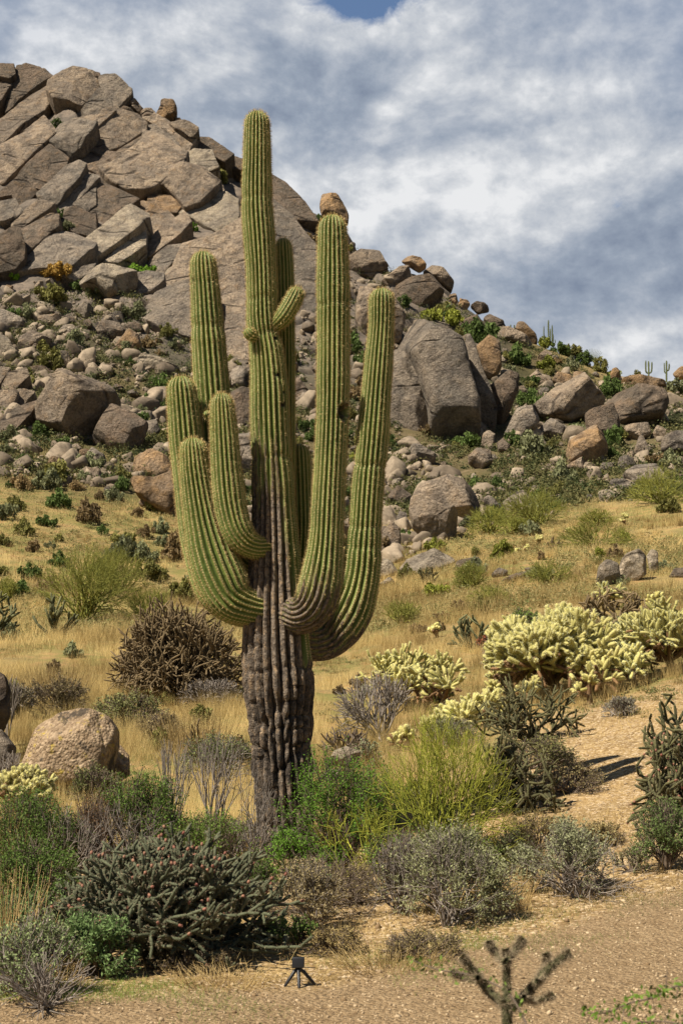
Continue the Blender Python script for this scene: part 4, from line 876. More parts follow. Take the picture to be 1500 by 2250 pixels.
def broom_meshes(seed, R, H, stems=14, levels=5, twig='reed', r0=.014, fork=2.3, spread=.30, up=.16, wood=2, tips=0, min_r=.0022):
    r = np.random.default_rng(seed); st = [(np.array([r.normal(0, .04 * R), r.normal(0, .04 * R), 0]), d * np.array([R, R, H])) for d in hemi(r, stems, .3, 1.5)]
    L0 = math.sqrt(R * R + H * H) / levels * .95; rads = np.geomspace(r0, min_r, levels)
    segs, ends = cap_field(r, st, [L0 * 1.1] + [L0] * (levels - 1), rads, [1] + [fork] * (levels - 1), [.1] + [spread] * (levels - 1), up * .3)
    P1 = np.array([s[1] for s in segs]); e = np.quantile(np.hypot(P1[:, 0], P1[:, 1]), .97); h = np.quantile(P1[:, 2], .985); k = np.array([R / e, R / e, H / h])
    g = Geo(); tw = Geo()
    for a, b_, rd, lv in segs:
        mid = (a + b_) / 2 + r.normal(0, .05, 3) * np.linalg.norm(b_ - a)
        (g if lv < wood else tw).tube(np.array([a, mid, b_]) * k, [rd * 1.15, rd, rd * .85], 4 if lv > 0 else 6, r.uniform(0, 1))
    if tips:
        E = np.array([p for p, _ in ends]) * k; Dn = np.array([d for _, d in ends]); i = r.integers(0, len(E), tips)
        tw.spikes(E[i] - Dn[i] * L0 * r.uniform(0, .9, (tips, 1)), unit(Dn[i] + r.normal(0, .5, (tips, 3))), L0 * r.uniform(.12, .36, tips), min_r * .8, r.uniform(0, 1, tips), r)
    return g, tw
def shrub_meshes(seed, R, H, leaf=.012, nleaf=5000, stems=12, levels=5, wood='wood', twig='wood', fork=2.2, spread=.38, r0=.012, tipcloud=.11, aspect=.45, min_r=.0022):
    """woody shrub with small leaves gathered round the twig ends"""
    r = np.random.default_rng(seed); g, tw = broom_meshes(seed, R, H, stems, levels, r0=r0, fork=fork, spread=spread, wood=levels, min_r=min_r)
    lf = None
    if nleaf:
        V = np.concatenate(g.V)[::4]; h = V[:, 2] / H + np.hypot(V[:, 0], V[:, 1]) / R
        w = np.clip(h - .35, 0, None) ** 1.3; cl = vnoise(V * (2.2 / R) + seed) > -.35; w = w * (0.15 + cl); w /= w.sum()
        i = r.choice(len(V), nleaf, p=w); c = V[i] + r.normal(0, tipcloud * R * .35, (nleaf, 3)); c[:, 2] = np.maximum(c[:, 2], .01)
        lf = Geo(); lf.leaves(c, leaf * r.uniform(.6, 1.2, nleaf), np.clip(r.normal(.5, .28, nleaf), 0, 1), r, aspect)
    return g.mesh('branches', [M[wood]]), (lf.mesh('leaves', [M['leaf']], False) if lf else None)
def hill_shrub(seed, nleaf=1500, leaf=.10, clumps=22, flat=.75):
    """unit-radius rounded shrub seen from afar: clumps of leaf-sized faces over short dark stems"""
    r = np.random.default_rng(seed); g = Geo()
    d = hemi(r, clumps, -.1, 1.5); c = d * r.uniform(.25, .80, (clumps, 1)) * np.array([1, 1, flat]); c[:, 2] += .12
    for q in c: g.tube([[0, 0, -.1], q * .5 + r.normal(0, .05, 3), q], [.035, .025, .012], 4, -0.6)
    i = r.integers(0, clumps, nleaf); s = r.uniform(.10, .24, clumps)
    dd = unit(r.normal(0, 1, (nleaf, 3))); p = c[i] + dd * (s[i] * r.uniform(.5, 1.1, nleaf))[:, None]; p[:, 2] = np.maximum(p[:, 2], -.05)
    g.leaves(p, leaf * r.uniform(.5, 1.2, nleaf), np.clip(r.normal(.5, .25, nleaf) + (s[i] - .17) * 1.5, 0, 1), r, .5)
    return g.mesh('shrub', [M['leafobj']], False)
def stone_mesh(seed, mat, sub=24):
    r = np.random.default_rng(seed); n = r.integers(5, 8); a = np.sort(r.uniform(0, 2 * pi, n) * .25 + np.arange(n) * 2 * pi / n)
    o = np.stack([np.cos(a) * r.uniform(.75, 1.15, n), np.sin(a) * r.uniform(.55, .85, n)], -1)
    return rock_mesh('boulder', o, r.uniform(.5, .8), r.uniform(.5, .8), seed, mat, boxy=r.uniform(.5, .8), facets=6, rough=.05, nphi=48, nlam=24)[0]

def grp_thing(name, px, py, label, cat, group=None, Y=None, rot=0.0, sink=0.0):
    Y = Y or hit(px, py); w = P(px, py, Y); e = bpy.data.objects.new(name, None); C.objects.link(e)
    e.location = (w[0], w[1], gz(w[0], w[1]) - sink); e.rotation_euler = (0, 0, rot); tag(e, label, cat, group); return e, Y
def fruit_geo(q, dq, rad, r):
    g = Geo(); g.capsules(q, q + dq * rad * 2.0, np.full(len(q), rad * .85), 6, r.uniform(0, 1, len(q)))
    fp = np.repeat(q + dq * rad * 1.6, 7, 0); fd = unit(np.repeat(dq, 7, 0) + r.normal(0, .6, (len(fp), 3))); g.spikes(fp, fd, rad * 1.1, rad * .22, r.uniform(0, 1, len(fp)), r); return g
def add_fruits(e, fr, seed):
    """nearest hundred fruits one by one, the rest in one mass"""
    if fr is None: return
    q, dq, rad = fr; r = np.random.default_rng(seed); nn = min(100, len(q))
    for i in range(nn):
        me = fruit_geo(np.zeros((1, 3)), dq[i:i + 1], rad, r).mesh('fruit', [M['fruit']]); o = bpy.data.objects.new('fruit', me); C.objects.link(o); o.parent = e; o.location = q[i]
    if len(q) > nn:
        o = bpy.data.objects.new('fruits', fruit_geo(q[nn:], dq[nn:], rad, r).mesh('fruits', [M['fruit']])); C.objects.link(o); o.parent = e; o['kind'] = 'stuff'
def kids(e, *meshes, col=None):
    for nm, me in meshes:
        if me is None: continue
        o = bpy.data.objects.new(nm, me); C.objects.link(o); o.parent = e
        if col: o.color = (*col, 1)
# ------------------------------------------------------------------ plants standing near the camera and round the saguaro
def mpx(wpx, Y): return wpx / FPX * Y
def cholla(px, py, wpx, hpx, label, seed, Y=None, group='branching cholla cacti', **k):
    e, Y = grp_thing('cholla', px, py, label, 'cholla', group, Y, sink=.01)
    a, b_, f = cholla_meshes(seed, mpx(wpx, Y) / 2, mpx(hpx, Y), **k); kids(e, ('stems', a), ('spines', b_)); add_fruits(e, f, seed); return e
cholla(375, 2165, 520, 235, 'wide grey-green cholla with reddish fruit tips, in front at the lower left', 31, Y=9.3, joint=.056, rad=.0118, stems=40, levels=9, fork=1.60, spread=.50, up=.16, skin='chollad', spine_per=34, spine_len=.017, fruit=300, base_el=.0)
cholla(1125, 1732, 225, 165, 'dark cholla with thick bare arms on the slope right of the saguaro', 32, Y=15.6, joint=.115, rad=.0145, stems=20, levels=6, fork=1.65, spread=.70, up=.02, skin='cholla', base_el=-.1, spine_per=26, spine_len=.024)
cholla(1165, 1572, 240, 135, 'grey-green cholla behind the dark one, in front of the fuzzy cholla heads', 33, Y=20.5, joint=.12, rad=.0155, stems=20, levels=6, fork=1.6, spread=.62, up=.06, skin='cholla', spine_per=24, spine_len=.026)
cholla(1505, 1590, 210, 140, 'dark spreading cholla cut off by the right edge, upper one', 34, Y=17.0, joint=.14, rad=.017, stems=20, levels=6, fork=1.65, spread=.62, up=.0, skin='cholla', base_el=-.1, spine_per=24, spine_len=.024)
cholla(1492, 1790, 210, 180, 'olive cholla cut off by the right edge, lower one', 35, Y=13.6, joint=.09, rad=.0135, stems=26, levels=7, fork=1.62, spread=.65, up=.0, skin='cholla', base_el=-.1, fruit=90, spine_per=28)
cholla(388, 1488, 300, 190, 'dense brown cholla mound left of the saguaro trunk', 36, Y=30, joint=.16, rad=.018, stems=64, levels=8, fork=1.72, spread=.52, up=-.02, skin='chollab', spine_per=14, spine_len=.035, base_el=-.15)
cholla(118, 1380, 105, 95, 'open green cholla in front of the green palo verde at left', 37, Y=42, joint=.30, rad=.035, stems=10, levels=5, fork=1.7, spread=.34, up=.25, skin='chollag', spine_per=6, spine_len=.03)
cholla(-8, 1385, 110, 100, 'green cholla cut off by the left edge', 38, Y=41, joint=.28, rad=.033, stems=14, levels=5, fork=1.8, spread=.40, up=.12, skin='chollag', spine_per=6, spine_len=.03)
cholla(1035, 1345, 95, 75, 'grey-green cholla beside a rusty dead bush in the right meadow', 39, Y=35, joint=.20, rad=.026, stems=18, levels=5, fork=1.7, spread=.36, up=.15, skin='chollag', spine_per=6, spine_len=.03)
cholla(1345, 1350, 175, 85, 'wide tangled brown cholla below the cream stone trio', 40, Y=36, joint=.22, rad=.027, stems=26, levels=6, fork=1.7, spread=.48, up=.0, skin='chollab', spine_per=6, spine_len=.03, base_el=.0)
cholla(935, 1255, 60, 40, 'small dark cholla by the flat meadow slab', 41, Y=55, joint=.20, rad=.03, stems=14, levels=4, fork=1.8, skin='cholla', spine_per=4)
cholla(1220, 1245, 50, 34, 'small brown cholla up-slope of the flat stone group', 42, Y=62, joint=.22, rad=.03, stems=14, levels=4, fork=1.8, skin='chollab', spine_per=4)
cholla(435, 1610, 60, 85, 'thin dry cholla standing in the straw grass left of the trunk', 43, Y=23, joint=.12, rad=.013, stems=6, levels=5, fork=1.5, spread=.3, up=.35, skin='chollab', spine_per=8)

# the out-of-focus cholla close to the camera
e, _ = grp_thing('cholla', 1118, 2690, 'blurred young cholla with four raised arms at the bottom edge', 'cholla', Y=4.2)
r = np.random.default_rng(5); ez = np.array(e.location)
def fgp(px, py, Y=4.2): return P(px, py, Y) - ez
chains = [[(1118, 2700, 16), (1116, 2420, 17), (1113, 2240, 18), (1110, 2200, 15)], [(1112, 2215, 13), (1112, 2160, 12), (1112, 2105, 12), (1110, 2088, 8)], [(1110, 2210, 15), (1075, 2180, 14), (1048, 2145, 13), (1022, 2112, 11), (1015, 2104, 7)],
          [(1118, 2215, 16), (1155, 2185, 16), (1185, 2150, 15), (1215, 2120, 13), (1243, 2098, 11), (1249, 2094, 6)], [(1112, 2110, 9), (1132, 2088, 10), (1143, 2070, 9), (1147, 2064, 6)], [(1108, 2115, 9), (1090, 2096, 9), (1076, 2078, 9), (1073, 2071, 6)], [(1180, 2156, 9), (1196, 2128, 9), (1200, 2104, 9), (1199, 2098, 6)], [(1050, 2148, 9), (1026, 2150, 9), (1000, 2140, 8), (994, 2136, 5)], [(1150, 2190, 8), (1172, 2200, 8), (1205, 2190, 8), (1212, 2186, 5)]]
g = Geo(); segs = []
for ci, ch in enumerate(chains):
    K = np.array([[*fgp(x, y, 4.2 + (0.05 * ci if i else 0)), w_ * .62 / FPX * 4.2] for i, (x, y, w_) in enumerate(ch)]); K = catmull(K, 6 * len(ch))
    g.tube(K[:, :3], K[:, 3] * 1.0, 10, .4); segs += [(K[i, :3], K[i + 1, :3], K[i, 3], ci) for i in range(len(K) - 1)]
pp, dd, T = surf_pts(r, segs, 9); g.spikes(pp - dd * .004, unit(dd + .7 * T), .013 * r.uniform(.7, 1.1, len(pp)), .0075, r.uniform(.3, 1, len(pp)), r)
sp = Geo(); pp, dd, T = surf_pts(r, segs, 60); sp.spikes(pp, unit(dd + r.normal(0, .5, dd.shape)), .022 * r.uniform(.5, 1.1, len(pp)), .0006, r.uniform(0, 1, len(pp)), r)
kids(e, ('stems', g.mesh('stems', [M['cholla']])), ('spines', sp.mesh('spines', [M['chspine']], False)))
def sprig(label, pts, Y, seed, nleaf, leaf, col, spread=.035):
    r = np.random.default_rng(seed); w = np.array([P(x, y, Y + .1 * i) for i, (x, y) in enumerate(pts)]); b0 = w[0].copy()
    e = bpy.data.objects.new('twig', None); C.objects.link(e); e.location = b0; tag(e, label, 'leafy branch')
    K = catmull(w - b0, 24); g = Geo(); g.tube(K, np.linspace(.004, .0015, 24), 5, .5)
    for k in range(4, 24, 2): d = unit(r.normal(0, 1, 3)) * spread * 1.6; g.tube([K[k], K[k] + d * .6, K[k] + d], [.0015, .0012, .0008], 4, .5)
    lf = Geo(); i = r.integers(3, 24, nleaf); lf.leaves(K[i] + r.normal(0, spread * .45, (nleaf, 3)), leaf * r.uniform(.6, 1.2, nleaf), r.uniform(0, 1, nleaf), r, .5)
    kids(e, ('stem', g.mesh('stem', [M['wood']]))); kids(e, ('leaves', lf.mesh('leaves', [M['leaf']], False)), col=col)
sprig('blurred green twig crossing the left arm of the near cholla', [(1215, 2600), (1180, 2330), (1130, 2200), (1080, 2160), (1020, 2140), (960, 2130), (905, 2110)], 4.0, 3, 170, .009, (.17, .25, .05))
sprig('blurred leafy twig at the lower right corner', [(1700, 2330), (1620, 2200), (1500, 2165), (1440, 2190), (1380, 2205), (1330, 2225), (1290, 2225)], 3.8, 4, 210, .010, (.13, .22, .03))
sprig('lower blurred leafy twig at the bottom right corner', [(1650, 2420), (1560, 2280), (1490, 2250), (1420, 2245), (1370, 2262)], 3.8, 6, 110, .010, (.13, .22, .03))

def teddy(px, py, wpx, hpx, label, seed, Y, mat='fuzz', **k):
    e, Y = grp_thing('teddy_bear_cholla', px, py, label, 'cholla', 'fuzzy pale cholla cacti', Y, sink=.01)
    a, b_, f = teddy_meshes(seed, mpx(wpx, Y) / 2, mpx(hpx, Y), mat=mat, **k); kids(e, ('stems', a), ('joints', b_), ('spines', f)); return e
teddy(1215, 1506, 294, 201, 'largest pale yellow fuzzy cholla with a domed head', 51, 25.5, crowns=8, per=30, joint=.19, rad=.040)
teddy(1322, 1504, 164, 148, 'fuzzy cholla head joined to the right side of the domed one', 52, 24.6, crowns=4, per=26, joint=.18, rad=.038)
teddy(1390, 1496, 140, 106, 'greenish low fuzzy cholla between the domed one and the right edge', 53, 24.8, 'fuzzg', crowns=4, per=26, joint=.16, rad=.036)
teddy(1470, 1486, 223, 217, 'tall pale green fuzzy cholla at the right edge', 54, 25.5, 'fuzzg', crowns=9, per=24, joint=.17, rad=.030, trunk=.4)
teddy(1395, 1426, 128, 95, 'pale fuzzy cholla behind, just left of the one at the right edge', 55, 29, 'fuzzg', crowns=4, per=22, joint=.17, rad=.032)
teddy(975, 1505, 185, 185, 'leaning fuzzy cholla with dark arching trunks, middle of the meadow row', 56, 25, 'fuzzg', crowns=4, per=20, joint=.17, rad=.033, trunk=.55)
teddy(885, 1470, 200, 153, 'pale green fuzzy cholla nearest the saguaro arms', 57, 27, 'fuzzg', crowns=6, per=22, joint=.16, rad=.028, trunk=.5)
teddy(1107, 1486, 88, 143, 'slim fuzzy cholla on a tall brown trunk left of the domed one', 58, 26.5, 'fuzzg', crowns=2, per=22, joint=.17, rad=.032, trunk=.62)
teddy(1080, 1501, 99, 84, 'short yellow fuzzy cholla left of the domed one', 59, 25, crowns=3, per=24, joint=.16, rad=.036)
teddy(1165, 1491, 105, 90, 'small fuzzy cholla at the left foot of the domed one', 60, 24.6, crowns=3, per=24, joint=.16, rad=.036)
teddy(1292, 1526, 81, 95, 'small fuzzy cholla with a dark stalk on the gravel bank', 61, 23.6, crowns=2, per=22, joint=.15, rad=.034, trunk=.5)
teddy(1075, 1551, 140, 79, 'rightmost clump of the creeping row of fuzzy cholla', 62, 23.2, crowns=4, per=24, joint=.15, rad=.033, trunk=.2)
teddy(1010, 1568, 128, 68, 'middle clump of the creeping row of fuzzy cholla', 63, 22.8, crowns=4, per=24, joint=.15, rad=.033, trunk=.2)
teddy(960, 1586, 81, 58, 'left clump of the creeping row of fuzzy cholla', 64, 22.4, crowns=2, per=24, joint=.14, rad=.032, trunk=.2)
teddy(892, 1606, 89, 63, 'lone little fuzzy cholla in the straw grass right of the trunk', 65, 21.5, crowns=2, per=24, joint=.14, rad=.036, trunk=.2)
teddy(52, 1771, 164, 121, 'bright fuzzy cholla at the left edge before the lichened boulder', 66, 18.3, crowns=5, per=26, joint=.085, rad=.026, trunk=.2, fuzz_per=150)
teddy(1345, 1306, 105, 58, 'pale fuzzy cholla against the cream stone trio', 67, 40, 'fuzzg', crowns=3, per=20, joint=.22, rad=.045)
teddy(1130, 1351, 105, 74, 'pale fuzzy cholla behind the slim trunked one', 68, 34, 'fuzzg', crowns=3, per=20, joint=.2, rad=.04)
for i, (x, y, w_, h_, lb, Y_) in enumerate([(1185, 1196, 22, 28, 'tiny fuzzy cholla alone high on the right meadow', 66), (1158, 1205, 18, 16, 'tiny fuzzy cholla left of the one high on the meadow', 64), (1135, 1212, 22, 18, 'tiny fuzzy cholla third up the right meadow', 63),
        (1248, 1184, 16, 14, 'tiny round fuzzy cholla on the bare meadow top', 70), (958, 1318, 34, 44, 'small fuzzy cholla by the grey-green cholla', 38), (1440, 1320, 60, 34, 'low pale fuzzy cholla under the cream stones', 40), (1372, 1175, 26, 34, 'tiny fuzzy cholla against the big green bush at right', 72)]):
    teddy(x, y, w_, h_, lb, 70 + i, Y_, 'fuzzg', crowns=2, per=14, joint=.22, rad=.06, fuzz_per=40)

def leafy(px, py, wpx, hpx, label, seed, Y, col, name='bush', group=None, twigs=False, wood='wood', **k):
    e, Y = grp_thing(name, px, py, label, 'bush', group, Y, sink=.02)
    R, H = mpx(wpx, Y) / 2, mpx(hpx, Y); a, f = shrub_meshes(seed, R, H, wood=wood, **k); kids(e, ('branches', a)); kids(e, ('leaves', f), col=col); return e
BG = (.13, .25, .03); OG = (.14, .17, .055); SG = (.27, .29, .19); DG = (.085, .12, .04)
leafy(755, 1965, 300, 270, 'bright green thorny bush at the right foot of the saguaro', 101, 13.6, BG, leaf=.013, nleaf=11000, stems=16, levels=6, fork=2.0)
leafy(650, 1980, 200, 115, 'low green bush at the left foot of the saguaro', 102, 13.2, BG, leaf=.012, nleaf=6500, stems=12, levels=5)
leafy(820, 1960, 190, 210, 'green thorny bush between the saguaro and the yellow-green broom', 103, 13.9, BG, leaf=.012, nleaf=6000, stems=12, levels=5)
leafy(60, 1990, 270, 215, 'dark green bush at the left edge behind the wide cholla', 104, 12.6, (.12, .19, .04), leaf=.013, nleaf=13000, stems=16, levels=6, fork=2.0)
leafy(300, 1965, 240, 235, 'green bush among grey sticks in the left thicket', 105, 13.2, (.13, .21, .04), leaf=.013, nleaf=12000, stems=16, levels=6, fork=2.0)
leafy(470, 1960, 240, 160, 'sparse green bush behind the right end of the wide cholla', 106, 12.8, (.14, .21, .04), leaf=.012, nleaf=9000, stems=16, levels=6, fork=2.0)
leafy(205, 1960, 150, 200, 'rusty brown twiggy bush in the left thicket', 107, 12.9, (.19, .105, .05), leaf=.010, nleaf=4500, stems=16, levels=6, fork=2.0)
leafy(735, 1960, 110, 150, 'rusty dead patch of twigs inside the bright green bush', 108, 13.3, (.22, .12, .05), leaf=.008, nleaf=2200, stems=14, levels=5)
leafy(205, 2175, 210, 130, 'pale green brittle bush at the lower left corner', 109, 8.7, (.20, .30, .11), leaf=.014, nleaf=9000, stems=18, levels=5, aspect=.35)
leafy(60, 2235, 240, 170, 'grey twiggy brittle bush filling the bottom left corner', 110, 8.0, (.24, .29, .13), leaf=.011, nleaf=5000, stems=18, levels=5, wood='greywood')
leafy(682, 2105, 160, 150, 'grey-brown twiggy bush behind the small black lamp', 111, 10.4, (.32, .26, .14), leaf=.011, nleaf=7000, stems=12, levels=6, fork=2.0, wood='greywood')
leafy(650, 2110, 90, 75, 'small leafy green plant behind the black lamp', 118, 9.6, (.17, .26, .06), leaf=.010, nleaf=1500, stems=12, levels=4)
leafy(985, 2085, 290, 200, 'silver-green bush tangled with purple-grey twigs, below the broom', 112, 10.6, (.34, .35, .18), leaf=.013, nleaf=12000, stems=13, levels=6, fork=2.0, wood='greywood')
leafy(880, 2080, 150, 165, 'brown twiggy bush left of the silver-green one', 119, 10.9, (.20, .15, .08), leaf=.008, nleaf=3500, stems=22, levels=6, fork=2.0, wood='greywood')
leafy(1245, 2035, 260, 155, 'rounded grey-green bush at the edge of the gravel path', 113, 11.3, (.33, .34, .19), leaf=.013, nleaf=9500, stems=13, levels=6, fork=2.0, wood='greywood')
leafy(1465, 1990, 150, 150, 'green bush cut off by the right edge beside the path', 114, 11.8, (.16, .22, .07), leaf=.011, nleaf=8000, stems=20, levels=5)
leafy(1110, 1960, 180, 90, 'low green and grey bush behind the silver-green one', 115, 12.6, (.17, .19, .08), leaf=.010, nleaf=4000, stems=20, levels=5)
leafy(800, 1660, 75, 65, 'pale sage shrub behind a cream rock right of the trunk', 116, 20.5, (.27, .30, .17), leaf=.022, nleaf=1500, stems=14, levels=4, r0=.014, min_r=.005)
leafy(280, 1570, 170, 75, 'green-tinged low bush in the straw grass above the lichened boulder', 117, 26, (.26, .27, .11), leaf=.028, nleaf=3200, stems=18, levels=5, r0=.014, min_r=.005)
leafy(120, 1540, 170, 75, 'brown low bush in the straw grass at left', 120, 28, (.26, .21, .11), leaf=.028, nleaf=3200, stems=20, levels=5, r0=.014, min_r=.005)
leafy(490, 1695, 190, 90, 'green and grey bush in the meadow just left of the trunk', 121, 21.5, (.20, .23, .09), leaf=.020, nleaf=4200, stems=20, levels=5, r0=.014, min_r=.004, wood='greywood')
leafy(210, 1735, 130, 90, 'dark green weeds in front of the lichened boulder', 122, 18.8, (.15, .17, .06), leaf=.016, nleaf=3500, stems=18, levels=5, min_r=.004)
leafy(25, 1560, 110, 75, 'grey-brown bush beside the dark boulder at the left edge', 123, 27, (.20, .17, .11), leaf=.028, nleaf=2600, stems=16, levels=5, r0=.014, min_r=.005, wood='greywood')
leafy(990, 1600, 150, 60, 'grey-green low bush before the creeping fuzzy cholla', 124, 21.4, (.24, .24, .12), leaf=.020, nleaf=3200, stems=18, levels=5, min_r=.004, wood='greywood')
leafy(1170, 1640, 200, 70, 'green and straw weeds between the two dark cholla', 125, 18.2, (.24, .23, .09), leaf=.018, nleaf=4200, stems=18, levels=5, min_r=.004)
leafy(1360, 1545, 90, 45, 'small lilac-grey bush on the gravel bank at right', 126, 21.5, (.25, .24, .17), leaf=.016, nleaf=1500, stems=18, levels=5, min_r=.004, wood='greywood')
leafy(460, 1500, 150, 55, 'lilac-grey dead bush under the brown cholla mound', 127, 29, (.30, .26, .22), leaf=.03, nleaf=800, stems=26, levels=5, r0=.016, min_r=.007, wood='greywood')
leafy(1075, 1350, 60, 40, 'rust-red dead bush in the right meadow', 128, 34, (.24, .08, .04), leaf=.03, nleaf=2200, stems=18, levels=5, r0=.014, min_r=.006)
leafy(1150, 1360, 90, 60, 'green bush behind the slim fuzzy cholla', 129, 36, (.16, .22, .05), leaf=.04, nleaf=2000, stems=16, levels=5, r0=.014, min_r=.007)

leafy(60, 2090, 260, 190, 'green undergrowth bush between the straw stalks and the wide cholla', 171, 10.6, (.12, .19, .04), leaf=.012, nleaf=9000, stems=16, levels=5)
leafy(555, 2045, 150, 120, 'small dark green bush at the right shoulder of the wide cholla', 172, 11.2, (.12, .19, .04), leaf=.011, nleaf=5000, stems=14, levels=5)
leafy(410, 1890, 170, 110, 'low green bush between the two leafless saplings', 173, 14.6, (.14, .20, .05), leaf=.012, nleaf=4500, stems=14, levels=5)
leafy(130, 1870, 260, 110, 'straggly green bush behind the left thicket', 174, 14.8, (.13, .18, .05), leaf=.013, nleaf=7000, stems=18, levels=5)
leafy(780, 2030, 150, 90, 'brownish low weeds between the grey-brown bush and the broom', 175, 11.6, (.26, .21, .09), leaf=.010, nleaf=3500, stems=16, levels=5)
leafy(1390, 2000, 90, 60, 'small grey weed right of the rounded grey-green bush', 176, 11.9, (.26, .25, .13), leaf=.010, nleaf=1800, stems=12, levels=4)
leafy(1060, 1700, 90, 60, 'sparse green weed left of the dark cholla', 177, 16.6, (.24, .24, .10), leaf=.012, nleaf=1500, stems=14, levels=4)
leafy(1250, 1700, 180, 70, 'dry weeds in the shadow right of the dark cholla', 178, 16.4, (.30, .25, .12), leaf=.014, nleaf=3000, stems=20, levels=5)
leafy(345, 1600, 120, 60, 'dry tan bush above the leafless saplings', 179, 24.5, (.30, .24, .12), leaf=.022, nleaf=2200, stems=18, levels=5, min_r=.004)

for i, (x, y, w_, h_, lb, Y_, col) in enumerate([(930, 2140, 200, 60, 'low dry weeds at the path edge below the silver-green bush', 9.2, (.30, .24, .11)), (740, 2120, 140, 60, 'low tan weeds right of the small black lamp', 9.4, (.30, .23, .10)), (600, 2110, 110, 70, 'low green weeds left of the small black lamp', 9.6, (.18, .25, .07)),
        (1010, 1965, 190, 120, 'feathery green scrub inside the lower right of the broom', 12.4, (.17, .24, .05)), (880, 1990, 170, 130, 'feathery green scrub under the left of the broom', 12.2, (.16, .24, .05)), (1180, 1890, 150, 80, 'straw-coloured weeds on the bank right of the broom', 13.4, (.32, .26, .10)),
        (1330, 1900, 120, 50, 'small straw weeds high on the gravel bank', 13.3, (.32, .26, .12)), (540, 1790, 130, 70, 'dry weeds against the left side of the trunk', 15.6, (.28, .23, .11)), (800, 1760, 160, 60, 'dry weeds on the bank above the green thorny bush', 16.2, (.30, .24, .10)),
        (930, 1720, 140, 60, 'grey weeds on the bank left of the dark cholla', 17.0, (.26, .24, .13)), (300, 1760, 150, 70, 'dry weeds right of the lichened boulder', 17.5, (.27, .22, .10)), (420, 2170, 200, 50, 'dry litter weeds under the wide cholla', 8.9, (.24, .18, .09))]):
    leafy(x, y, w_, h_, lb, 190 + i, Y_, col, leaf=.011 * Y_ / 11, nleaf=2800, stems=20, levels=5, r0=.007, min_r=.002, spread=.45)

def sticks(px, py, wpx, hpx, label, seed, Y, wood='greywood', **k):
    e, Y = grp_thing('bare_shrub', px, py, label, 'shrub', None, Y, sink=.02)
    a, f = shrub_meshes(seed, mpx(wpx, Y) / 2, mpx(hpx, Y), nleaf=0, wood=wood, **k); kids(e, ('branches', a)); return e
sticks(372, 1900, 150, 300, 'leafless grey sapling standing in the left thicket', 131, 13.6, stems=5, levels=6, fork=1.9, spread=.26, r0=.014, min_r=.0022)
sticks(468, 1880, 170, 290, 'leafless grey sapling just left of the saguaro trunk', 132, 14.2, stems=5, levels=6, fork=1.9, spread=.30, r0=.014, min_r=.0022)
sticks(560, 1950, 240, 160, 'grey sticks reaching across the foot of the trunk', 133, 13.4, stems=12, levels=5, fork=2.0, spread=.40, r0=.010, min_r=.0022)
sticks(130, 1955, 260, 190, 'tangle of dead grey branches at the left edge', 134, 12.4, stems=14, levels=5, fork=2.0, spread=.40, r0=.012, min_r=.0022)
sticks(835, 1505, 200, 150, 'wide bare purple-grey bush below the right arms', 135, 23, stems=12, levels=6, fork=2.0, spread=.34, r0=.020, min_r=.005)
sticks(760, 1640, 150, 75, 'dark dead branches lying right of the trunk', 136, 21.5, 'wood', stems=9, levels=5, fork=1.9, spread=.50, r0=.035, min_r=.010)
sticks(1110, 1400, 110, 80, 'bare grey bush behind the slim fuzzy cholla trunk', 137, 31, stems=18, levels=5, fork=2.0, r0=.016, min_r=.006)
sticks(20, 1760, 120, 90, 'dry sticks behind the fuzzy cholla at the left edge', 138, 20, stems=14, levels=5, r0=.010, min_r=.004)
sticks(20, 1560, 60, 150, 'tall dry stems beside the dark boulder at the left edge', 139, 24, stems=6, levels=5, spread=.2, r0=.010, min_r=.005)
sticks(100, 2225, 260, 110, 'fan of pale bare twigs at the bottom left', 140, 7.7, stems=24, levels=5, fork=1.7, spread=.25, r0=.006, min_r=.0018)

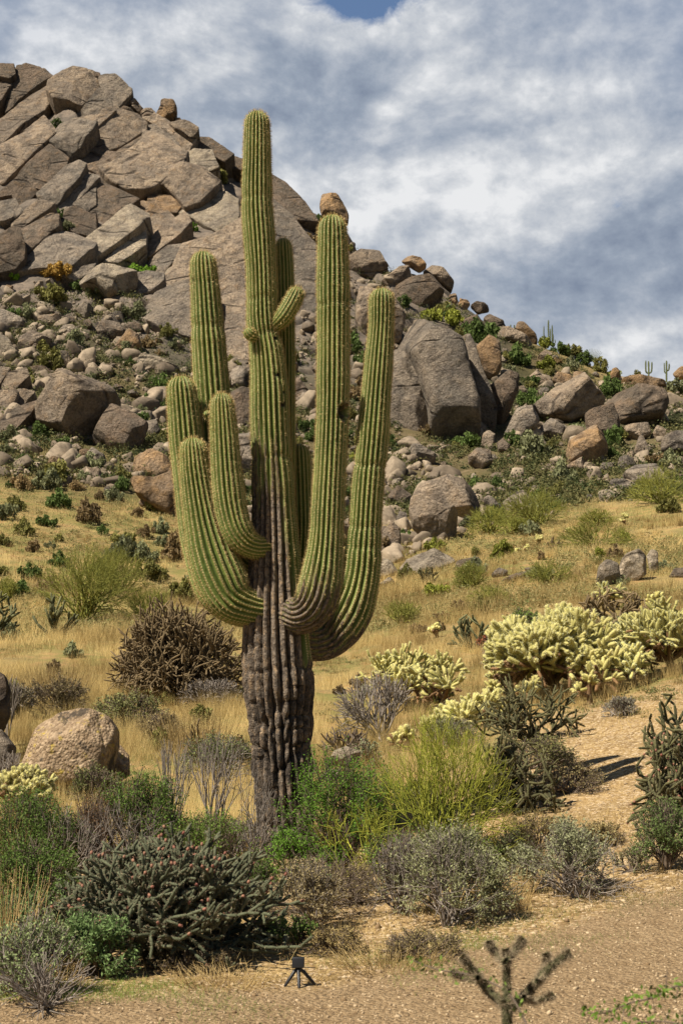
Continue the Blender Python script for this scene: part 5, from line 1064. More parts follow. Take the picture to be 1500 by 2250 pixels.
def broom(px, py, wpx, hpx, label, seed, Y, twig='reed', nm='palo_verde', **k):
    e, Y = grp_thing(nm, px, py, label, 'shrub', 'green-twigged palo verde bushes', Y, sink=.02)
    g, tw = broom_meshes(seed, mpx(wpx, Y) / 2, mpx(hpx, Y), **k); kids(e, ('branches', g.mesh('branches', [M[twig]])), ('twigs', tw.mesh('twigs', [M[twig]]))); return e
broom(960, 2010, 400, 345, 'yellow-green broom-like bush in front of the slope, right of the saguaro', 141, 12.7, stems=22, levels=6, fork=2.05, spread=.40, r0=.011, min_r=.0019, tips=3800)
broom(790, 2000, 230, 190, 'arching yellow-green twigs left of the broom-like bush', 142, 12.4, stems=10, levels=5, fork=1.9, spread=.42, r0=.010, min_r=.0022, tips=700)
for i, (x, y, w_, h_, lb, Y_, st_) in enumerate([(185, 1368, 260, 170, 'large yellow-green palo verde on the left meadow', 47, 40), (255, 1300, 170, 110, 'palo verde behind the large yellow-green one at left', 56, 30), (15, 1330, 60, 60, 'palo verde cut off by the left edge', 52, 20), (330, 1365, 130, 80, 'low palo verde above the brown cholla mound', 47, 24),
        (1180, 1180, 180, 85, 'broad yellow-green bush below the boulders, right of the round split boulder', 76, 34), (1080, 1195, 120, 65, 'yellow-green bush at the foot of the round split boulder', 74, 26), (1450, 1135, 150, 80, 'big yellow-green bush at the right edge below the ridge', 80, 30),
        (1310, 1245, 190, 60, 'pale green bush in the right meadow above the cream stones', 60, 26), (1205, 1300, 130, 60, 'olive bush between the flat stones and the cream stones', 48, 24), (1035, 1275, 90, 65, 'dark olive bush beside the broad flat slab', 50, 26), (1130, 1205, 90, 40, 'low green bush above the tiny fuzzy cholla', 72, 20),
        (1310, 1190, 90, 40, 'round green bush on the bare meadow top', 72, 20), (880, 1330, 110, 55, 'pale olive bush right of the saguaro arms', 44, 22), (1075, 1310, 110, 45, 'yellow-green weeds under the flat stone group', 45, 20)]):
    broom(x, y, w_, h_, lb, 150 + i, Y_, 'reedfar', stems=st_, levels=5, fork=2.1, spread=.42, r0=.03, min_r=.0045 * Y_ / 45, tips=3600)

# straw stalks at the left edge
def tuft(px, py, wpx, hpx, label, seed, Y, n, mat='strawo', w=.003):
    e, Y = grp_thing('grass_tuft', px, py, label, 'grass tuft', None, Y); r = np.random.default_rng(seed); R, H = mpx(wpx, Y) / 2, mpx(hpx, Y); g = Geo()
    for _ in range(n):
        a = r.uniform(0, 2 * pi); q = R * math.sqrt(r.random()); b0 = np.array([cos(a), sin(a), 0]) * q * .8; t1 = b0 + np.array([cos(a) * q * .30 + r.normal(0, .15 * H), sin(a) * q * .3 + r.normal(0, .15 * H), H * r.uniform(.5, 1.05)])
        g.tube([b0, (b0 + t1) / 2 + r.normal(0, .02, 3), t1], [w, w * .8, w * .3], 3, r.uniform(0, 1))
    me = g.mesh('grass_tuft', [M[mat]]); o = bpy.data.objects.new('blades', me); C.objects.link(o); o.parent = e
sticks(260, 1965, 300, 190, 'pale bare twigs tangled over the left thicket', 181, 12.7, stems=16, levels=6, fork=1.8, spread=.5, r0=.008, min_r=.0018)
sticks(980, 2090, 330, 210, 'purple-grey bare twigs through the silver-green bush', 182, 10.4, stems=11, levels=6, fork=1.8, spread=.45, r0=.007, min_r=.0016)
sticks(700, 2080, 240, 150, 'bare brown twigs between the wide cholla and the silver-green bush', 183, 10.9, 'wood', stems=18, levels=6, fork=1.8, spread=.45, r0=.007, min_r=.0016)
sticks(1280, 2035, 300, 130, 'fine grey twigs spreading round the grey-green bush at the path', 184, 11.1, stems=20, levels=5, fork=1.8, spread=.45, r0=.006, min_r=.0016)
sticks(560, 1870, 160, 230, 'thin bare twigs crossing the foot of the trunk on its left', 185, 14.0, stems=8, levels=5, fork=1.8, spread=.4, r0=.008, min_r=.0018)
leafy(40, 2140, 260, 150, 'green brittle undergrowth between the straw stalks and the pale brittle bush', 186, 9.3, (.16, .23, .08), leaf=.012, nleaf=7000, stems=16, levels=5)
tuft(60, 2200, 240, 70, 'dry litter grass at the bottom left corner', 187, 8.2, 240, w=.0018)
tuft(480, 2190, 260, 34, 'low dry grass along the path edge left of the black lamp', 188, 8.3, 260, w=.0016)
tuft(850, 2150, 280, 45, 'low dry grass along the path edge right of the black lamp', 189, 8.9, 300, w=.0017)
tuft(20, 2130, 150, 250, 'tall yellow straw stalks at the left edge near the bottom', 161, 8.4, 70)
tuft(660, 2185, 180, 14, 'dry straw around the small black lamp', 162, 8.55, 150, w=.0016)
tuft(1085, 2060, 190, 85, 'straw grass under the rounded grey-green bush', 163, 10.9, 260, w=.002)
tuft(120, 1530, 160, 70, 'shaggy straw clump beside the brown low bush', 164, 29.5, 400, w=.006)
tuft(430, 1640, 160, 90, 'shaggy reddish straw clump around the thin dry cholla', 165, 23.5, 380, w=.005)
tuft(20, 1890, 70, 200, 'thin dry stalks in front of the left thicket', 166, 12.2, 30, w=.002)

# ------------------------------------------------------------------ near stones
def near_rock(label, tone, pts, Y, **k): return traced('boulder', label, 'boulder', 'b', tone, pts, None, Y=Y, **k)
m, nt, b = new_mat('lichened_granite', 0.95, 0.15)
t = node(nt, 'ShaderNodeTexCoord').outputs['Object']; v = node(nt, 'ShaderNodeTexVoronoi', {'Vector': t, 'Scale': 26.0}); f1 = noise(nt, t, 9.0, 7, 0.7); f2 = noise(nt, t, 3.2, 5, 0.65)
c = mix(nt, ramp(nt, f1, [(0.38, 0), (0.62, 1)]), (.22, .155, .095), (.40, .295, .19)); c = mix(nt, 0.3, c, node(nt, 'ShaderNodeSeparateColor', {0: v.outputs['Color']}).outputs[0], 'SOFT_LIGHT')
c = mix(nt, ramp(nt, noise(nt, t, 8.0, 6, 0.7), [(0.58, 0), (0.64, 0.8)]), c, (.42, .31, .05)); c = mix(nt, ramp(nt, noise(nt, t, 2.3, 6, 0.7), [(0.54, 0), (0.60, 0.9)]), c, (.045, .038, .03))
nt.links.new(c, b.inputs['Base Color']); bump(nt, b, math_n(nt, 'ADD', f1, math_n(nt, 'MULTIPLY', v.outputs['Distance'], -0.5)), 1.0, 0.05); M['lichen'] = m
near_rock('domed boulder with yellow and orange lichen in the left foreground', 't', "48,1712 70,1645 96,1596 134,1568 190,1558 236,1576 254,1606 252,1640 240,1680 234,1725 190,1735 110,1730 60,1724", 19.6, mat=M['lichen'], thick=.5, facets=3, rough=.04)
near_rock('dark lichened stump-like stone right of the domed lichened boulder', 'd', "238,1700 246,1650 262,1636 282,1660 284,1702 262,1716", 20.6, mat=M['lichen'])
near_rock('dark boulder cut off by the left edge, upper one', 'd', "-70,1600 -50,1500 -10,1476 8,1482 18,1520 16,1572 -2,1612", 22.5, facets=3)
near_rock('dark grey boulder cut off by the left edge, lower one', 'g', "-60,1690 -30,1625 6,1606 30,1640 26,1668 0,1690", 20.5, facets=3)
near_rock('cream rock on the bank right of the trunk', 'w', "722,1676 735,1650 760,1641 790,1652 788,1668 750,1684", 18.6)
near_rock('pinkish rock half hidden behind the green bush right of the trunk', 'w', "768,1805 770,1755 800,1735 828,1750 822,1800", 15.3)
near_rock('small cream rock sunk in the bank below the other cream rock', 'w', "700,1712 722,1690 750,1690 748,1712", 17.6)
near_rock('small grey stone on the gravel behind the near cholla', 'g', "1180,2112 1185,2106 1194,2107 1196,2114", 9.3)

# ------------------------------------------------------------------ small black lamp on three legs
e, Y_ = grp_thing('spotlight', 655, 2168, 'small black box-shaped lamp on three splayed legs at the path edge', 'garden light', None, 8.35)
ez = np.array(e.location); k_ = Y_ / FPX
def bevel_box(name, cx, cy, cz, sx, sy, sz, bev, rx=0.0):
    import bmesh
    bm = bmesh.new(); bmesh.ops.create_cube(bm, size=1.0)
    for v in bm.verts: v.co = Vector((v.co.x * sx, v.co.y * sy, v.co.z * sz))
    bmesh.ops.bevel(bm, geom=bm.edges[:], offset=bev, segments=3, affect='EDGES', profile=0.6)
    me = bpy.data.meshes.new(name); bm.to_mesh(me); bm.free(); me.materials.append(M['black']); o = bpy.data.objects.new(name, me); C.objects.link(o); o.parent = e
    o.location = (cx, cy, cz); o.rotation_euler = (rx, 0, 0)
    for p in me.polygons: p.use_smooth = True
    return o
bevel_box('lamp_head', 0, 0, 0.127, 26 * k_, 22 * k_, 22 * k_, .006, -.12)
bevel_box('bracket', 0, .004, 0.094, 14 * k_, 10 * k_, 14 * k_, .003)
for (x1, y1) in ((-.075, -.03), (.008, -.085), (.095, .02)):
    g = Geo(); g.tube([[0, 0, .098], [x1 * .3, y1 * .3, .078], [x1 * .95, y1 * .95, .008], [x1, y1, .0]], [.010, .0105, .0085, .006], 10, .5); me = g.mesh('leg', [M['black']]); o = bpy.data.objects.new('leg', me); C.objects.link(o); o.parent = e
# ------------------------------------------------------------------ scattered stones and shrubs of the hillside
def in_poly(px, py, poly):
    poly = np.asarray(poly, float); n = len(poly); ins = False; j = n - 1
    for i in range(n):
        xi, yi = poly[i]; xj, yj = poly[j]
        if (yi > py) != (yj > py) and px < (xj - xi) * (py - yi) / (yj - yi) + xi: ins = not ins
        j = i
    return ins
def grow_poly(p, k): c = p.mean(0); return c + (p - c) * k
TAL = [(-20, 625), (150, 612), (300, 690), (420, 765), (520, 790), (640, 760), (700, 600), (705, 530), (770, 520), (850, 585), (950, 640), (1050, 700), (1180, 765), (1320, 822), (1510, 870), (1510, 1090), (1350, 1100), (1200, 1135), (1000, 1180), (860, 1240), (640, 1200), (440, 1130), (300, 1085), (-20, 1045)]
MARKS = [('flat table rock', 240, 622), ('ball-like boulder', 245, 727), ('cube-shaped boulder', 170, 900), ('brown lump boulder', 90, 815), ('orange mushroom-like boulder', 336, 1050), ('jointed stack at left', 25, 890), ('long flat slab', 340, 797),
         ('tallest left arm', 450, 800), ('saguaro trunk', 600, 950), ('tall front right arm', 730, 850), ('large square boulder', 805, 585), ('broad cracked boulder', 915, 655), ('tall pale slab', 960, 840), ('orange upright boulder', 1073, 790), ('balanced egg-shaped stone', 1060, 985),
         ('whale-backed boulder', 1250, 885), ('dark blocky boulder', 1400, 890), ('triangular tan boulder', 1290, 985), ('round split boulder', 980, 1115), ('pyramid boulder', 1140, 1100), ('peaked stone', 1405, 980), ('ridge saguaro', 1205, 730), ('orange skyline wedge', 1150, 735),
         ('broad flat meadow slab', 940, 1245), ('cream stone trio', 1385, 1245), ('lichened boulder', 150, 1640), ('large palo verde at left', 185, 1290), ('brown cholla mound', 385, 1390), ('cliff pinnacle', 368, 255), ('giant central block', 330, 370), ('large pale dome', 465, 480), ('dark cliff wall', 60, 540),
         ('rightmost arm', 835, 900), ('domed slab', 1420, 1045), ('skyline twin saguaros', 1445, 815), ('egg-like boulder', 207, 1045), ('squared stone', 1400, 950)]
AUTO = []
def auto(o, desc, px, py): AUTO.append((o, desc, px, py))
def place_on(px, py):
    Y = hit(px, py); d = ray(px, py); x = d[0] / d[1] * Y; return x, Y, gz(x, Y)
r = np.random.default_rng(77)
# -- single boulders
bases = {k: [stone_mesh(900 + 10 * i + j, M[k]) for j in range(4)] for i, k in enumerate('tgdwo')}
WORD = {'t': 'tan', 'g': 'grey', 'd': 'brown', 'w': 'pale', 'o': 'orange'}
bpos = []; tries = 0
while len(bpos) < 200 and tries < 6000:
    tries += 1
    px, py = r.uniform(-10, 1510), r.uniform(540, 1235)
    if not in_poly(px, py, TAL) or any(in_poly(px, py, grow_poly(q, 1.05)) for q in TRACED): continue
    w = float(np.exp(r.normal(3.15, .42))); w = min(max(w, 10), 56)
    if any(abs(px - a) < (w + c) * .38 and abs(py - b_) < (w + c) * .28 for a, b_, c in bpos): continue
    bpos.append((px, py, w))
for px, py, w in bpos:
    tone = r.choice(list('ttggdwwo')) if py > 700 else r.choice(list('ttgdoo'))
    x, Y, z = place_on(px, py + w * .25); s = w / FPX * Y / 2
    o = link('boulder', bases[tone][r.integers(0, 4)], (x, Y, z + s * .25), rot=0.0, scale=(s, s, s * r.uniform(.8, 1.15)))
    o.rotation_euler = (pi / 2 + r.uniform(-.3, .3), r.uniform(-.5, .5), r.uniform(-.8, .8)); o['category'] = 'boulder'; o['group'] = 'loose boulders on the hillside'
    auto(o, f"{'small' if w < 14 else 'medium' if w < 22 else 'large'} {WORD[tone]} loose boulder", px, py)
# -- rubble too small to tell apart
ico_v = unit(np.array([[0, 1, 1.618], [0, -1, 1.618], [0, 1, -1.618], [0, -1, -1.618], [1, 1.618, 0], [-1, 1.618, 0], [1, -1.618, 0], [-1, -1.618, 0], [1.618, 0, 1], [-1.618, 0, 1], [1.618, 0, -1], [-1.618, 0, -1]], float))
from itertools import combinations
dist = np.linalg.norm(ico_v[:, None] - ico_v[None], axis=-1)
ico_f = [(a, b_, c_) for a, b_, c_ in combinations(range(12), 3) if dist[a, b_] < 1.1 and dist[b_, c_] < 1.1 and dist[a, c_] < 1.1]
ico_f = np.array([f if np.dot(np.cross(ico_v[f[1]] - ico_v[f[0]], ico_v[f[2]] - ico_v[f[0]]), ico_v[f[0]]) > 0 else (f[0], f[2], f[1]) for f in ico_f])
def pebbles(name, X, Y, Z, S, mat, seed, label=None, cat=None):
    r = np.random.default_rng(seed); n = len(X); q = ico_v[None] * r.uniform(.42, 1.2, (n, 12, 1)) * r.uniform(.5, 1.2, (n, 1, 3)) * np.array([1, 1, .8]) * S[:, None, None]
    a = r.uniform(0, 2 * pi, n); ca, sa = np.cos(a)[:, None], np.sin(a)[:, None]
    q = np.stack([q[..., 0] * ca - q[..., 1] * sa, q[..., 0] * sa + q[..., 1] * ca, q[..., 2]], -1) + np.stack([X, Y, Z], -1)[:, None]
    f = (ico_f[None] + (np.arange(n) * 12)[:, None, None]).reshape(-1, 3)
    me = make_mesh(name, q.reshape(-1, 3), tris=f, mats=[mat], attrs={'tint': np.repeat(r.uniform(0, 1, n), 12)}, smooth=False)
    o = link(name, me); tag(o, label, cat, kind='stuff'); return o
M['rubble'] = tint_mat('rubble_stone', (.13, .10, .07), (.36, .285, .20), nz=2.5)
M['gravel'] = tint_mat('gravel_stone', (.20, .13, .065), (.56, .43, .27))
n = 0; L_ = []
while len(L_) < 4000:
    px, py = r.uniform(-30, 1530), r.uniform(540, 1240)
    if not in_poly(px, py, TAL): continue
    if vnoise(np.array([[px * .02, py * .03, 1.0]]))[0] < r.uniform(-.5, .3): continue
    L_.append((px, py))
xs, Ys, zs = np.array([place_on(*q) for q in L_]).T
S = np.exp(r.normal(-1.25, .75, len(xs))).clip(.08, 1.35); protos = []
for k in range(8):                                   # angular broken stones of different shapes
    rp = np.random.default_rng(600 + k); na_ = rp.integers(4, 7); aa_ = np.sort(np.arange(na_) * 2 * pi / na_ + rp.uniform(-.35, .35, na_)); me_, _, _ = rock_mesh('stone', np.stack([np.cos(aa_) * rp.uniform(.8, 1.3, na_), np.sin(aa_) * rp.uniform(.5, 1.0, na_)], -1), rp.uniform(.4, .7), rp.uniform(.4, .7), 600 + k, M['rubble'], boxy=.3, facets=7, rough=.05, nphi=14, nlam=8, round_k=0)
    v_ = np.empty(len(me_.vertices) * 3); me_.vertices.foreach_get('co', v_); f_ = np.array([p.vertices[:] for p in me_.polygons if len(p.vertices) == 4]); f3_ = [p.vertices[:] for p in me_.polygons if len(p.vertices) == 3]; protos.append((v_.reshape(-1, 3), f_, np.array(f3_).reshape(-1, 3))); bpy.data.meshes.remove(me_)
g = Geo(); rp = np.random.default_rng(61)
for i in range(len(xs)):
    v_, f_, f3_ = protos[rp.integers(0, 8)]; q, _ = np.linalg.qr(rp.normal(0, 1, (3, 3))); tn_ = rp.random()
    g._add((v_ * rp.uniform(.65, 1.15, 3)) @ (q * np.sign(np.linalg.det(q))) * S[i] + [xs[i], Ys[i], zs[i] + S[i] * .15], tn_, q=f_, t=f3_ if len(f3_) else None)
tag(link('rubble', g.mesh('rubble', [M['rubble']], False)), 'small broken stones strewn over the slope below the cliff', 'rubble', kind='stuff')
nG = 30000; u = r.uniform(-.27, .27, nG); Yg = np.exp(r.uniform(np.log(6.6), np.log(24), nG)); xg = u * Yg
pxg = 750 + FPX * u; dens = np.where(Yg < path_edge(pxg), .8, np.where(pxg > 800, .8, .25)) * np.where(Yg > 17, .55, 1)
k = r.random(nG) < dens; xg, Yg = xg[k], Yg[k]; zg = ground(xg, Yg); S = np.exp(r.normal(-4.75, .45, len(xg))).clip(.004, .045) * np.where(Yg < path_edge(pxg[k]), .75, 1.25)
pebbles('gravel', xg, Yg, zg + S * .1, S, M['gravel'], 6, 'loose gravel on the path and bank', 'gravel')
# -- shrubs
SHB = [hill_shrub(40 + i) for i in range(6)]
COLS = {'dark green': (.10, .145, .038), 'olive': (.21, .20, .06), 'yellow-green': (.27, .29, .05), 'grey-green': (.24, .25, .13), 'brown': (.28, .20, .10), 'orange': (.40, .25, .06), 'bright green': (.17, .30, .03)}
def hshrub(px, py, w, colname, hgt=None, label=None, grp='shrubs on the hillside'):
    x, Y, z = place_on(px, py); s = w / FPX * Y / 2 * 1.45; h = s * (hgt or r.uniform(.85, 1.25)) * 1.35
    o = link('shrub', SHB[r.integers(0, 6)], (x, Y, z - .05 * s), rot=r.uniform(0, 6.28), scale=(s, s, h)); o['category'] = 'shrub'; o['group'] = grp
    j = r.uniform(.8, 1.25); o.color = (*[c_ * j for c_ in COLS[colname]], 1)
    if label: o['label'] = label
    else: auto(o, f"{'tiny' if w < 16 else 'small' if w < 26 else 'medium' if w < 40 else 'big'} {colname} shrub", px, py)
for px, py, w, cn, lb in [(316, 272, 16, 'dark green', 'round green bush in the notch left of the cliff pinnacle'), (184, 178, 11, 'yellow-green', 'tiny bush on the very top of the cliff summit'), (138, 209, 13, 'yellow-green', 'tiny bush on the shoulder of the summit block'), (62, 258, 22, 'bright green', 'bright green bush on the broad ramp slab'),
        (75, 240, 13, 'olive', 'small olive bush above the bright green one on the ramp slab'), (125, 298, 46, 'dark green', 'large dark bush wedged between slabs below the cliff summit'), (20, 318, 16, 'yellow-green', 'yellow-green tuft low on the ramp slab at the left edge'), (14, 275, 44, 'grey-green', 'grey-green bush at the left edge of the ramp slab'),
        (148, 508, 40, 'grey-green', 'grey-green bush below the brown wall panel'), (126, 482, 38, 'dark green', 'dark bush between the lid stone and the brown wall'), (310, 606, 56, 'bright green', 'bright green bush beside the flat table rock'), (125, 612, 66, 'orange', 'orange-tinged bush at the foot of the smooth shaded slab'), (158, 604, 34, 'bright green', 'green bush right of the orange-tinged bush'),
        (25, 616, 38, 'bright green', 'bright green bush at the foot of the five-sided block'), (380, 388, 24, 'olive', 'olive bush on the right edge of the giant central block'), (435, 458, 34, 'grey-green', 'grey-green bush on the slab above the alcove'), (393, 490, 30, 'olive', 'olive bush at the right end of the alcove slab'), (421, 508, 28, 'bright green', 'bright bush at the foot of the large pale dome'),
        (456, 556, 46, 'olive', 'olive bush just above the tip of the tallest left arm'), (474, 545, 30, 'grey-green', 'grey-green bush right of the olive one above the tallest left arm'), (485, 402, 46, 'olive', 'olive bush on the slope left of the saguaro column'), (512, 448, 24, 'yellow-green', 'yellow-green bush against the left of the saguaro column'), (365, 658, 14, 'olive', 'tiny bush in the crack of the huge smooth rock face'),
        (655, 462, 34, 'dark green', 'dark bush on the ridge between the column and the tall front arm'), (690, 492, 44, 'dark green', 'dark bush under the beaked skyline boulder'), (676, 540, 52, 'brown', 'brown bush touching the left of the tall front arm'), (640, 430, 20, 'dark green', 'small dark bush on the skyline right of the column'),
        (1195, 752, 34, 'yellow-green', 'yellow-green bush at the foot of the ridge saguaro'), (1160, 725, 16, 'olive', 'small olive bush beside the bright orange wedge'), (945, 955, 50, 'brown', 'dry brown bush leaning on the shorter slab face'), (1270, 950, 44, 'grey-green', 'grey bush under the whale-backed boulder'), (130, 1065, 70, 'olive', 'olive bush on the top of the grassy slope at left'), (1165, 1010, 80, 'grey-green', 'big grey-green bush below the smooth round boulder'), (1228, 774, 40, 'dark green', 'first dark bush right of the ridge saguaro'), (1256, 788, 46, 'olive', 'second bush right of the ridge saguaro, olive'), (1286, 803, 42, 'dark green', 'dark bush under the spiky skyline fan'),
        (1318, 818, 44, 'olive', 'olive bush on the skyline right of the spiky fan'), (1350, 828, 30, 'yellow-green', 'yellow-green bush on the skyline left of the twin saguaros'), (1395, 838, 34, 'olive', 'low olive bush just left of the twin saguaros'), (1485, 862, 60, 'grey-green', 'grey-green bush under the round boulder at the right edge of the skyline'),
        (1085, 735, 36, 'dark green', 'dark bush on the slope right of the orange upright boulder'), (990, 700, 40, 'dark green', 'dark bush under the orange chain of the skyline'), (1140, 800, 60, 'dark green', 'large dark bush between the orange upright boulder and the double stone')]:
    hshrub(px, py, w, cn, 1.0, lb)
spos = []; tries = 0
while len(spos) < 152 and tries < 9000:
    tries += 1; px, py = r.uniform(-10, 1510), r.uniform(540, 1240)
    if not in_poly(px, py, TAL) or any(in_poly(px, py, grow_poly(q, .92)) for q in TRACED): continue
    w = float(np.clip(np.exp(r.normal(3.65, .30)), 20, 78))
    if any(abs(px - a) < (w + c) * .26 and abs(py - b_) < (w + c) * .16 for a, b_, c in spos): continue
    spos.append((px, py, w)); hshrub(px, py, w, r.choice(['dark green', 'dark green', 'olive', 'olive', 'grey-green', 'brown', 'yellow-green'], p=[.24, .2, .2, .12, .12, .06, .06]))
def region(poly, n, lo, hi, cols, k=.3):
    c = 0; tries = 0; poly = np.array(poly, float)
    while c < n and tries < 6000:
        tries += 1; px, py = r.uniform(poly[:, 0].min(), poly[:, 0].max()), r.uniform(poly[:, 1].min(), poly[:, 1].max())
        if not in_poly(px, py, poly) or any(in_poly(px, py, q) for q in TRACED): continue
        w = r.uniform(lo, hi)
        if any(abs(px - a) < (w + c2) * .40 and abs(py - b_) < (w + c2) * .25 for a, b_, c2 in spos): continue
        spos.append((px, py, w)); hshrub(px, py, w, r.choice(cols)); c += 1
region([(-10, 1060), (120, 1050), (300, 1090), (420, 1150), (540, 1330), (330, 1340), (-10, 1330)], 50, 20, 72, ['dark green', 'olive', 'olive', 'grey-green', 'brown'])
region([(860, 1180), (1510, 1105), (1510, 1320), (860, 1320)], 20, 20, 55, ['olive', 'grey-green', 'yellow-green', 'brown'])
region([(-10, 1340), (260, 1400), (520, 1480), (540, 1680), (260, 1640), (-10, 1560)], 16, 24, 60, ['grey-green', 'brown', 'olive'])
region([(700, 1500), (860, 1440), (1060, 1600), (900, 1700), (720, 1660)], 8, 24, 50, ['grey-green', 'brown', 'olive'])
region([(850, 1330), (1500, 1330), (1500, 1420), (850, 1440)], 10, 24, 50, ['grey-green', 'brown', 'olive'])
print('boulders', len(bpos), 'shrubs', len(spos))
# -- scrub too dense to count, between the stones
nU = 8500; r = np.random.default_rng(321); cxs, cys, czs, cr = [], [], [], []
Yc = np.exp(r.uniform(np.log(84), np.log(172), nU)); uc = r.uniform(-.25, .25, nU); pxc = 750 + FPX * uc; Xc = uc * Yc; zc_ = base_z(Xc, Yc); _, pyc = project(np.stack([Xc, Yc, zc_], -1))
dn = fbm(np.stack([Xc * .13, Yc * .13, 0 * Xc], -1), 3); ok = np.array([in_poly(a, b_, TAL) for a, b_ in zip(pxc, pyc)]) & (dn > r.uniform(-.45, .25, nU)); Xc, Yc = Xc[ok], Yc[ok]; n_ = len(Xc); per = 60
R_ = r.uniform(.35, 1.15, n_); i = np.repeat(np.arange(n_), per); d = unit(r.normal(0, 1, (n_ * per, 3))) * R_[i][:, None] * r.uniform(.3, 1, (n_ * per, 1)) * np.array([1, 1, .85]); d[:, 2] = np.abs(d[:, 2])
c_ = np.stack([Xc[i], Yc[i], ground(Xc, Yc)[i]], -1) + d; g = Geo(); tn = np.clip(np.repeat(r.uniform(0, 1, n_), per) + r.normal(0, .2, n_ * per), 0, 1); g.leaves(c_, .10 * r.uniform(.5, 1.3, len(c_)), tn, r, .5)
M['scrub'] = tint_mat('scrub_leaves', (.04, .06, .02), (.17, .155, .06), trans=.2)
tag(link('undergrowth', g.mesh('undergrowth', [M['scrub']], False)), 'low dark scrub growing between the boulders below the cliff', 'scrub', kind='stuff')
def scrub_field(name, label, n, y0, y1, seed, thr, size, leaf, per, mat, flat=.6):
    r = np.random.default_rng(seed); Y = np.exp(r.uniform(np.log(y0), np.log(y1), n)); X = r.uniform(-.27, .27, n) * Y; dn = fbm(np.stack([X * .9 / y0 * 8, Y * .9 / y0 * 8, 0 * X + seed], -1), 3)
    ok = dn > r.uniform(thr - .25, thr + .25, n); ok &= ~((750 + FPX * X / Y > 1050) & (Y < 21)); X, Y = X[ok], Y[ok]; n = len(X); i = np.repeat(np.arange(n), per); R_ = r.uniform(*size, n)
    d = unit(r.normal(0, 1, (n * per, 3))) * R_[i][:, None] * r.uniform(.3, 1, (n * per, 1)) * np.array([1, 1, flat]); d[:, 2] = np.abs(d[:, 2]); c_ = np.stack([X[i], Y[i], ground(X, Y)[i]], -1) + d; g = Geo()
    g.leaves(c_, leaf * r.uniform(.5, 1.3, len(c_)), np.clip(np.repeat(r.uniform(0, 1, n), per) + r.normal(0, .2, n * per), 0, 1), r, .3); tag(link(name, g.mesh(name, [mat], False)), label, 'scrub', kind='stuff')
M['weeds'] = tint_mat('weed_leaves', (.13, .15, .05), (.34, .27, .12), trans=.2)
scrub_field('undergrowth', 'low olive and brown scrub dotted over the grassy slopes', 10500, 42, 95, 11, -.05, (.16, .60), .055, 36, M['weeds'])
scrub_field('weeds', 'low olive and grey weeds among the straw grass of the meadow', 2600, 16, 44, 12, .12, (.06, .22), .026, 44, M['weeds'])
# -- cacti on the skyline
M['farcactus'] = tint_mat('far_cactus_skin', (.07, .085, .035), (.13, .145, .06))
def far_cactus(label, base, arms, Y=168, group='saguaros on the skyline'):
    w = P(*base, Y); w[2] = min(w[2], gz(w[0], w[1]) + .4); e = bpy.data.objects.new('saguaro', None); C.objects.link(e); e.location = w; tag(e, label, 'cactus', group)
    for i, (pts, hw) in enumerate(arms):
        K = np.array([P(x, y, Y) for x, y in pts]) - w; g = Geo(); n_ = 14; q = catmull(K, n_); rr = np.full(n_, hw / FPX * Y); rr[-1] *= .35; rr[-2] *= .8; g.tube(q, rr, 12, .5)
        me = g.mesh('arm', [M['farcactus']]); o = bpy.data.objects.new('trunk' if i == 0 else 'arm', me); C.objects.link(o); o.parent = e
far_cactus('tall thin many-armed saguaro on the right skyline', (1206, 758), [([(1206, 760), (1204, 730), (1204, 703)], 1.8), ([(1206, 752), (1212, 748), (1212, 714)], 1.5), ([(1205, 750), (1208, 745), (1208, 722)], 1.4), ([(1205, 752), (1195, 748), (1194, 716)], 1.3), ([(1206, 755), (1214, 752), (1214, 734)], 1.2), ([(1206, 756), (1218, 754), (1218, 746)], 1.1)])
far_cactus('left one of two small saguaros at the right end of the skyline', (1424, 830), [([(1424, 834), (1424, 812), (1423.5, 793)], 2.0), ([(1424, 820), (1418, 816), (1417.5, 792)], 1.8), ([(1424, 820), (1430, 816), (1431, 795)], 1.8)])
far_cactus('right one of two small saguaros at the right end of the skyline', (1463, 838), [([(1463, 840), (1463, 815), (1463, 792)], 2.0), ([(1463, 815), (1468, 812), (1469, 799)], 1.8), ([(1463, 820), (1459, 817), (1458, 797)], 1.3)])
far_cactus('stubby left cactus of a pair beside the orange wedge', (1121, 725), [([(1121, 727), (1121, 719), (1121, 713)], 1.5)])
far_cactus('stubby right cactus of a pair beside the orange wedge', (1129, 724), [([(1129, 726), (1129, 719), (1129, 714)], 1.5)])
w = P(1302, 796, 168); e = bpy.data.objects.new('ocotillo', None); C.objects.link(e); e.location = w; tag(e, 'spiky fan of wands on the right skyline', 'ocotillo')
g = Geo()
for a in np.linspace(-.75, .75, 13): g.tube(np.array([[0, 0, 0], [sin(a) * .8, .1, cos(a) * .9], [sin(a) * 1.7, .2, cos(a) * 1.75]]), [.03, .026, .015], 4, .6)
me = g.mesh('wands', [M['farcactus']]); o = bpy.data.objects.new('wands', me); C.objects.link(o); o.parent = e

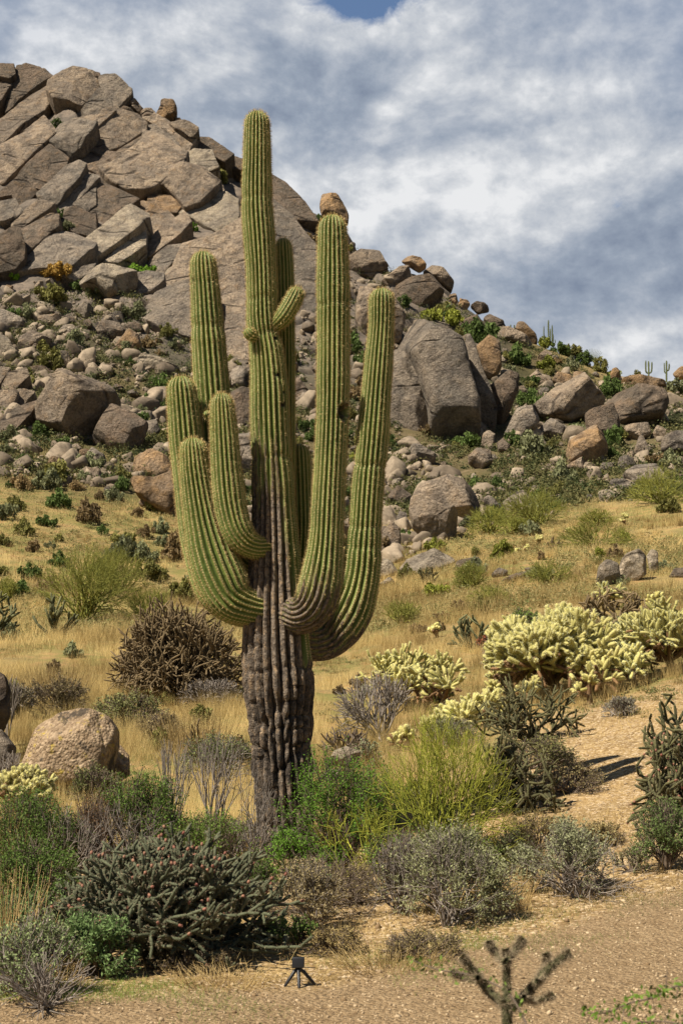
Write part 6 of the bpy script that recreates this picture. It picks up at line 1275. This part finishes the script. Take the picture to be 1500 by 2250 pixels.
# ------------------------------------------------------------------ grass
def blades(name, X, Y, H, Wd, mat, seed, lean=.35, label=None, tint_noise=True):
    r = np.random.default_rng(seed); n = len(X); Z = ground(X, Y); a = r.uniform(0, 2 * pi, n)
    side = np.stack([np.cos(a), np.sin(a) * .4, 0 * a], -1) * Wd[:, None]
    tipd = np.stack([r.normal(0, lean, n), r.normal(0, lean, n), np.ones(n)], -1) * H[:, None]; B = np.stack([X, Y, Z - .01], -1)
    v = np.stack([B - side, B + side, B + tipd], 1).reshape(-1, 3)
    tn = np.clip(.5 + .8 * fbm(np.stack([X * .35, Y * .35, 0 * X], -1), 4) * 1.5 + r.normal(0, .22, n), 0, 1)
    me = make_mesh(name, v, tris=np.arange(3 * n).reshape(-1, 3), mats=[mat], attrs={'tint': np.repeat(tn, 3)}, smooth=False); o = link(name, me); tag(o, label, 'grass', kind='stuff'); return o
def field(n, y0, y1, seed, dens):
    r = np.random.default_rng(seed); u = r.uniform(-.30, .30, n); Y = np.exp(r.uniform(np.log(y0), np.log(y1), n)); X = u * Y; k = r.random(n) < dens(750 + FPX * u, Y, X); return X[k], Y[k], r
def meadow(px, Y, X):
    c_ = fbm(np.stack([X * .55, Y * .55, 0 * X], -1), 3); d = sstep(15.5, 19.5, Y + (px < 700) * 2.0 + 1.5 * c_) * np.clip(.35 + 2.6 * c_, .03, 1)
    return d * np.where((px > 1180) & (Y < 24), .25, 1) * np.where((px > 780) & (Y < 21), .45, 1)
X, Y, rr = field(330000, 15, 62, 1, meadow)
H = rr.uniform(.08, .38, len(X)) * (1 + .5 * sstep(24, 40, Y)) * np.clip(1 + .9 * fbm(np.stack([X * .5, Y * .5, 0 * X + 4], -1), 2), .3, 2.2)
blades('dry_grass', X, Y, H, .0016 * Y / 14 + 0 * Y, M['straw'], 2, label='straw-coloured dry grass covering the meadow')
X, Y, rr = field(70000, 55, 96, 3, lambda px, Y, X: np.clip(.45 + 1.8 * fbm(np.stack([X * .16, Y * .16, 0 * X], -1), 3), 0, 1))
blades('dry_grass', X, Y, rr.uniform(.15, .40, len(X)), .012 + 0 * X, M['straw'], 4, label='dry yellow grass on the lower hillside')
X, Y, rr = field(170000, 8.4, 17, 5, lambda px, Y, X: np.clip(.10 + 1.5 * fbm(np.stack([X * .8, Y * .8, 0 * X + 2], -1), 3), .02, .8) * (Y > path_edge(px) + .2) * np.where((px > 1250) & (Y > 11), .7, 1))
blades('dry_grass', X, Y, rr.uniform(.04, .17, len(X)), .0016 + 0 * X, M['straw'], 6, label='sparse dry grass between the bushes near the path')
rt = np.random.default_rng(9); nT = 2600; Yt = np.exp(rt.uniform(np.log(16), np.log(75), nT)); Xt = rt.uniform(-.28, .28, nT) * Yt; pt = 750 + FPX * Xt / Yt
kt = (fbm(np.stack([Xt * .3, Yt * .3, 0 * Xt + 6], -1), 3) > rt.uniform(-.35, .25, nT)) & ~((pt > 1040) & (Yt < 23)); Xt, Yt = Xt[kt], Yt[kt]; per = 70; it = np.repeat(np.arange(len(Xt)), per); rad_ = rt.uniform(.05, .16, len(Xt))
Xb = Xt[it] + rt.normal(0, 1, len(it)) * rad_[it]; Yb = Yt[it] + rt.normal(0, 1, len(it)) * rad_[it]
blades('dry_grass', Xb, Yb, rt.uniform(.6, 1.1, len(it)) * rt.uniform(.22, .55, len(Xt))[it], .0014 * Yb / 14, M['straw'], 10, lean=.28, label='taller shaggy straw tufts standing out of the dry grass')
def green_strip(px, Y, X):
    e_ = path_edge(px); c_ = fbm(np.stack([X * 1.6, Y * 1.6, 0 * X + 8], -1), 3)
    return np.exp(-((Y - e_ - .10) / .65) ** 2) * np.clip(.5 + 1.8 * c_, 0, 1) + .10 * np.clip(c_ * 2, 0, 1) * (Y > e_) * (Y < 16)
X, Y, rr = field(420000, 6.8, 16, 7, green_strip)
blades('green_grass', X, Y, rr.uniform(.012, .045, len(X)), .0016 + 0 * X, M['shortg'], 8, lean=.6, label='short green grass along the edge of the gravel path')

# ------------------------------------------------------------------ unique labels for the scattered things
def rel(px, py, mx, my):
    dx_, dy_ = px - mx, py - my
    if abs(dx_) > 1.2 * abs(dy_): return 'right of' if dx_ > 0 else 'left of'
    return 'below' if dy_ > 0 else 'above'
from collections import defaultdict
buck = defaultdict(list)
for o, desc, px, py in AUTO:
    mk = min(MARKS, key=lambda m_: (px - m_[1]) ** 2 + 1.3 * (py - m_[2]) ** 2); buck[f'{desc} {rel(px, py, mk[1], mk[2])} the {mk[0]}'].append((px, py, o))
ORD = ['first', 'second', 'third', 'fourth', 'fifth', 'sixth', 'seventh', 'eighth', 'ninth', 'tenth', 'eleventh', 'twelfth']
for lb, L_ in buck.items():
    L_.sort(key=lambda t_: t_[0])
    for i, (px, py, o) in enumerate(L_):
        if len(L_) == 1: o['label'] = lb
        elif len(L_) == 2: o['label'] = ('leftmost ' if i == 0 else 'rightmost ') + lb
        else: o['label'] = f'{lb}, {ORD[i]} from the left'
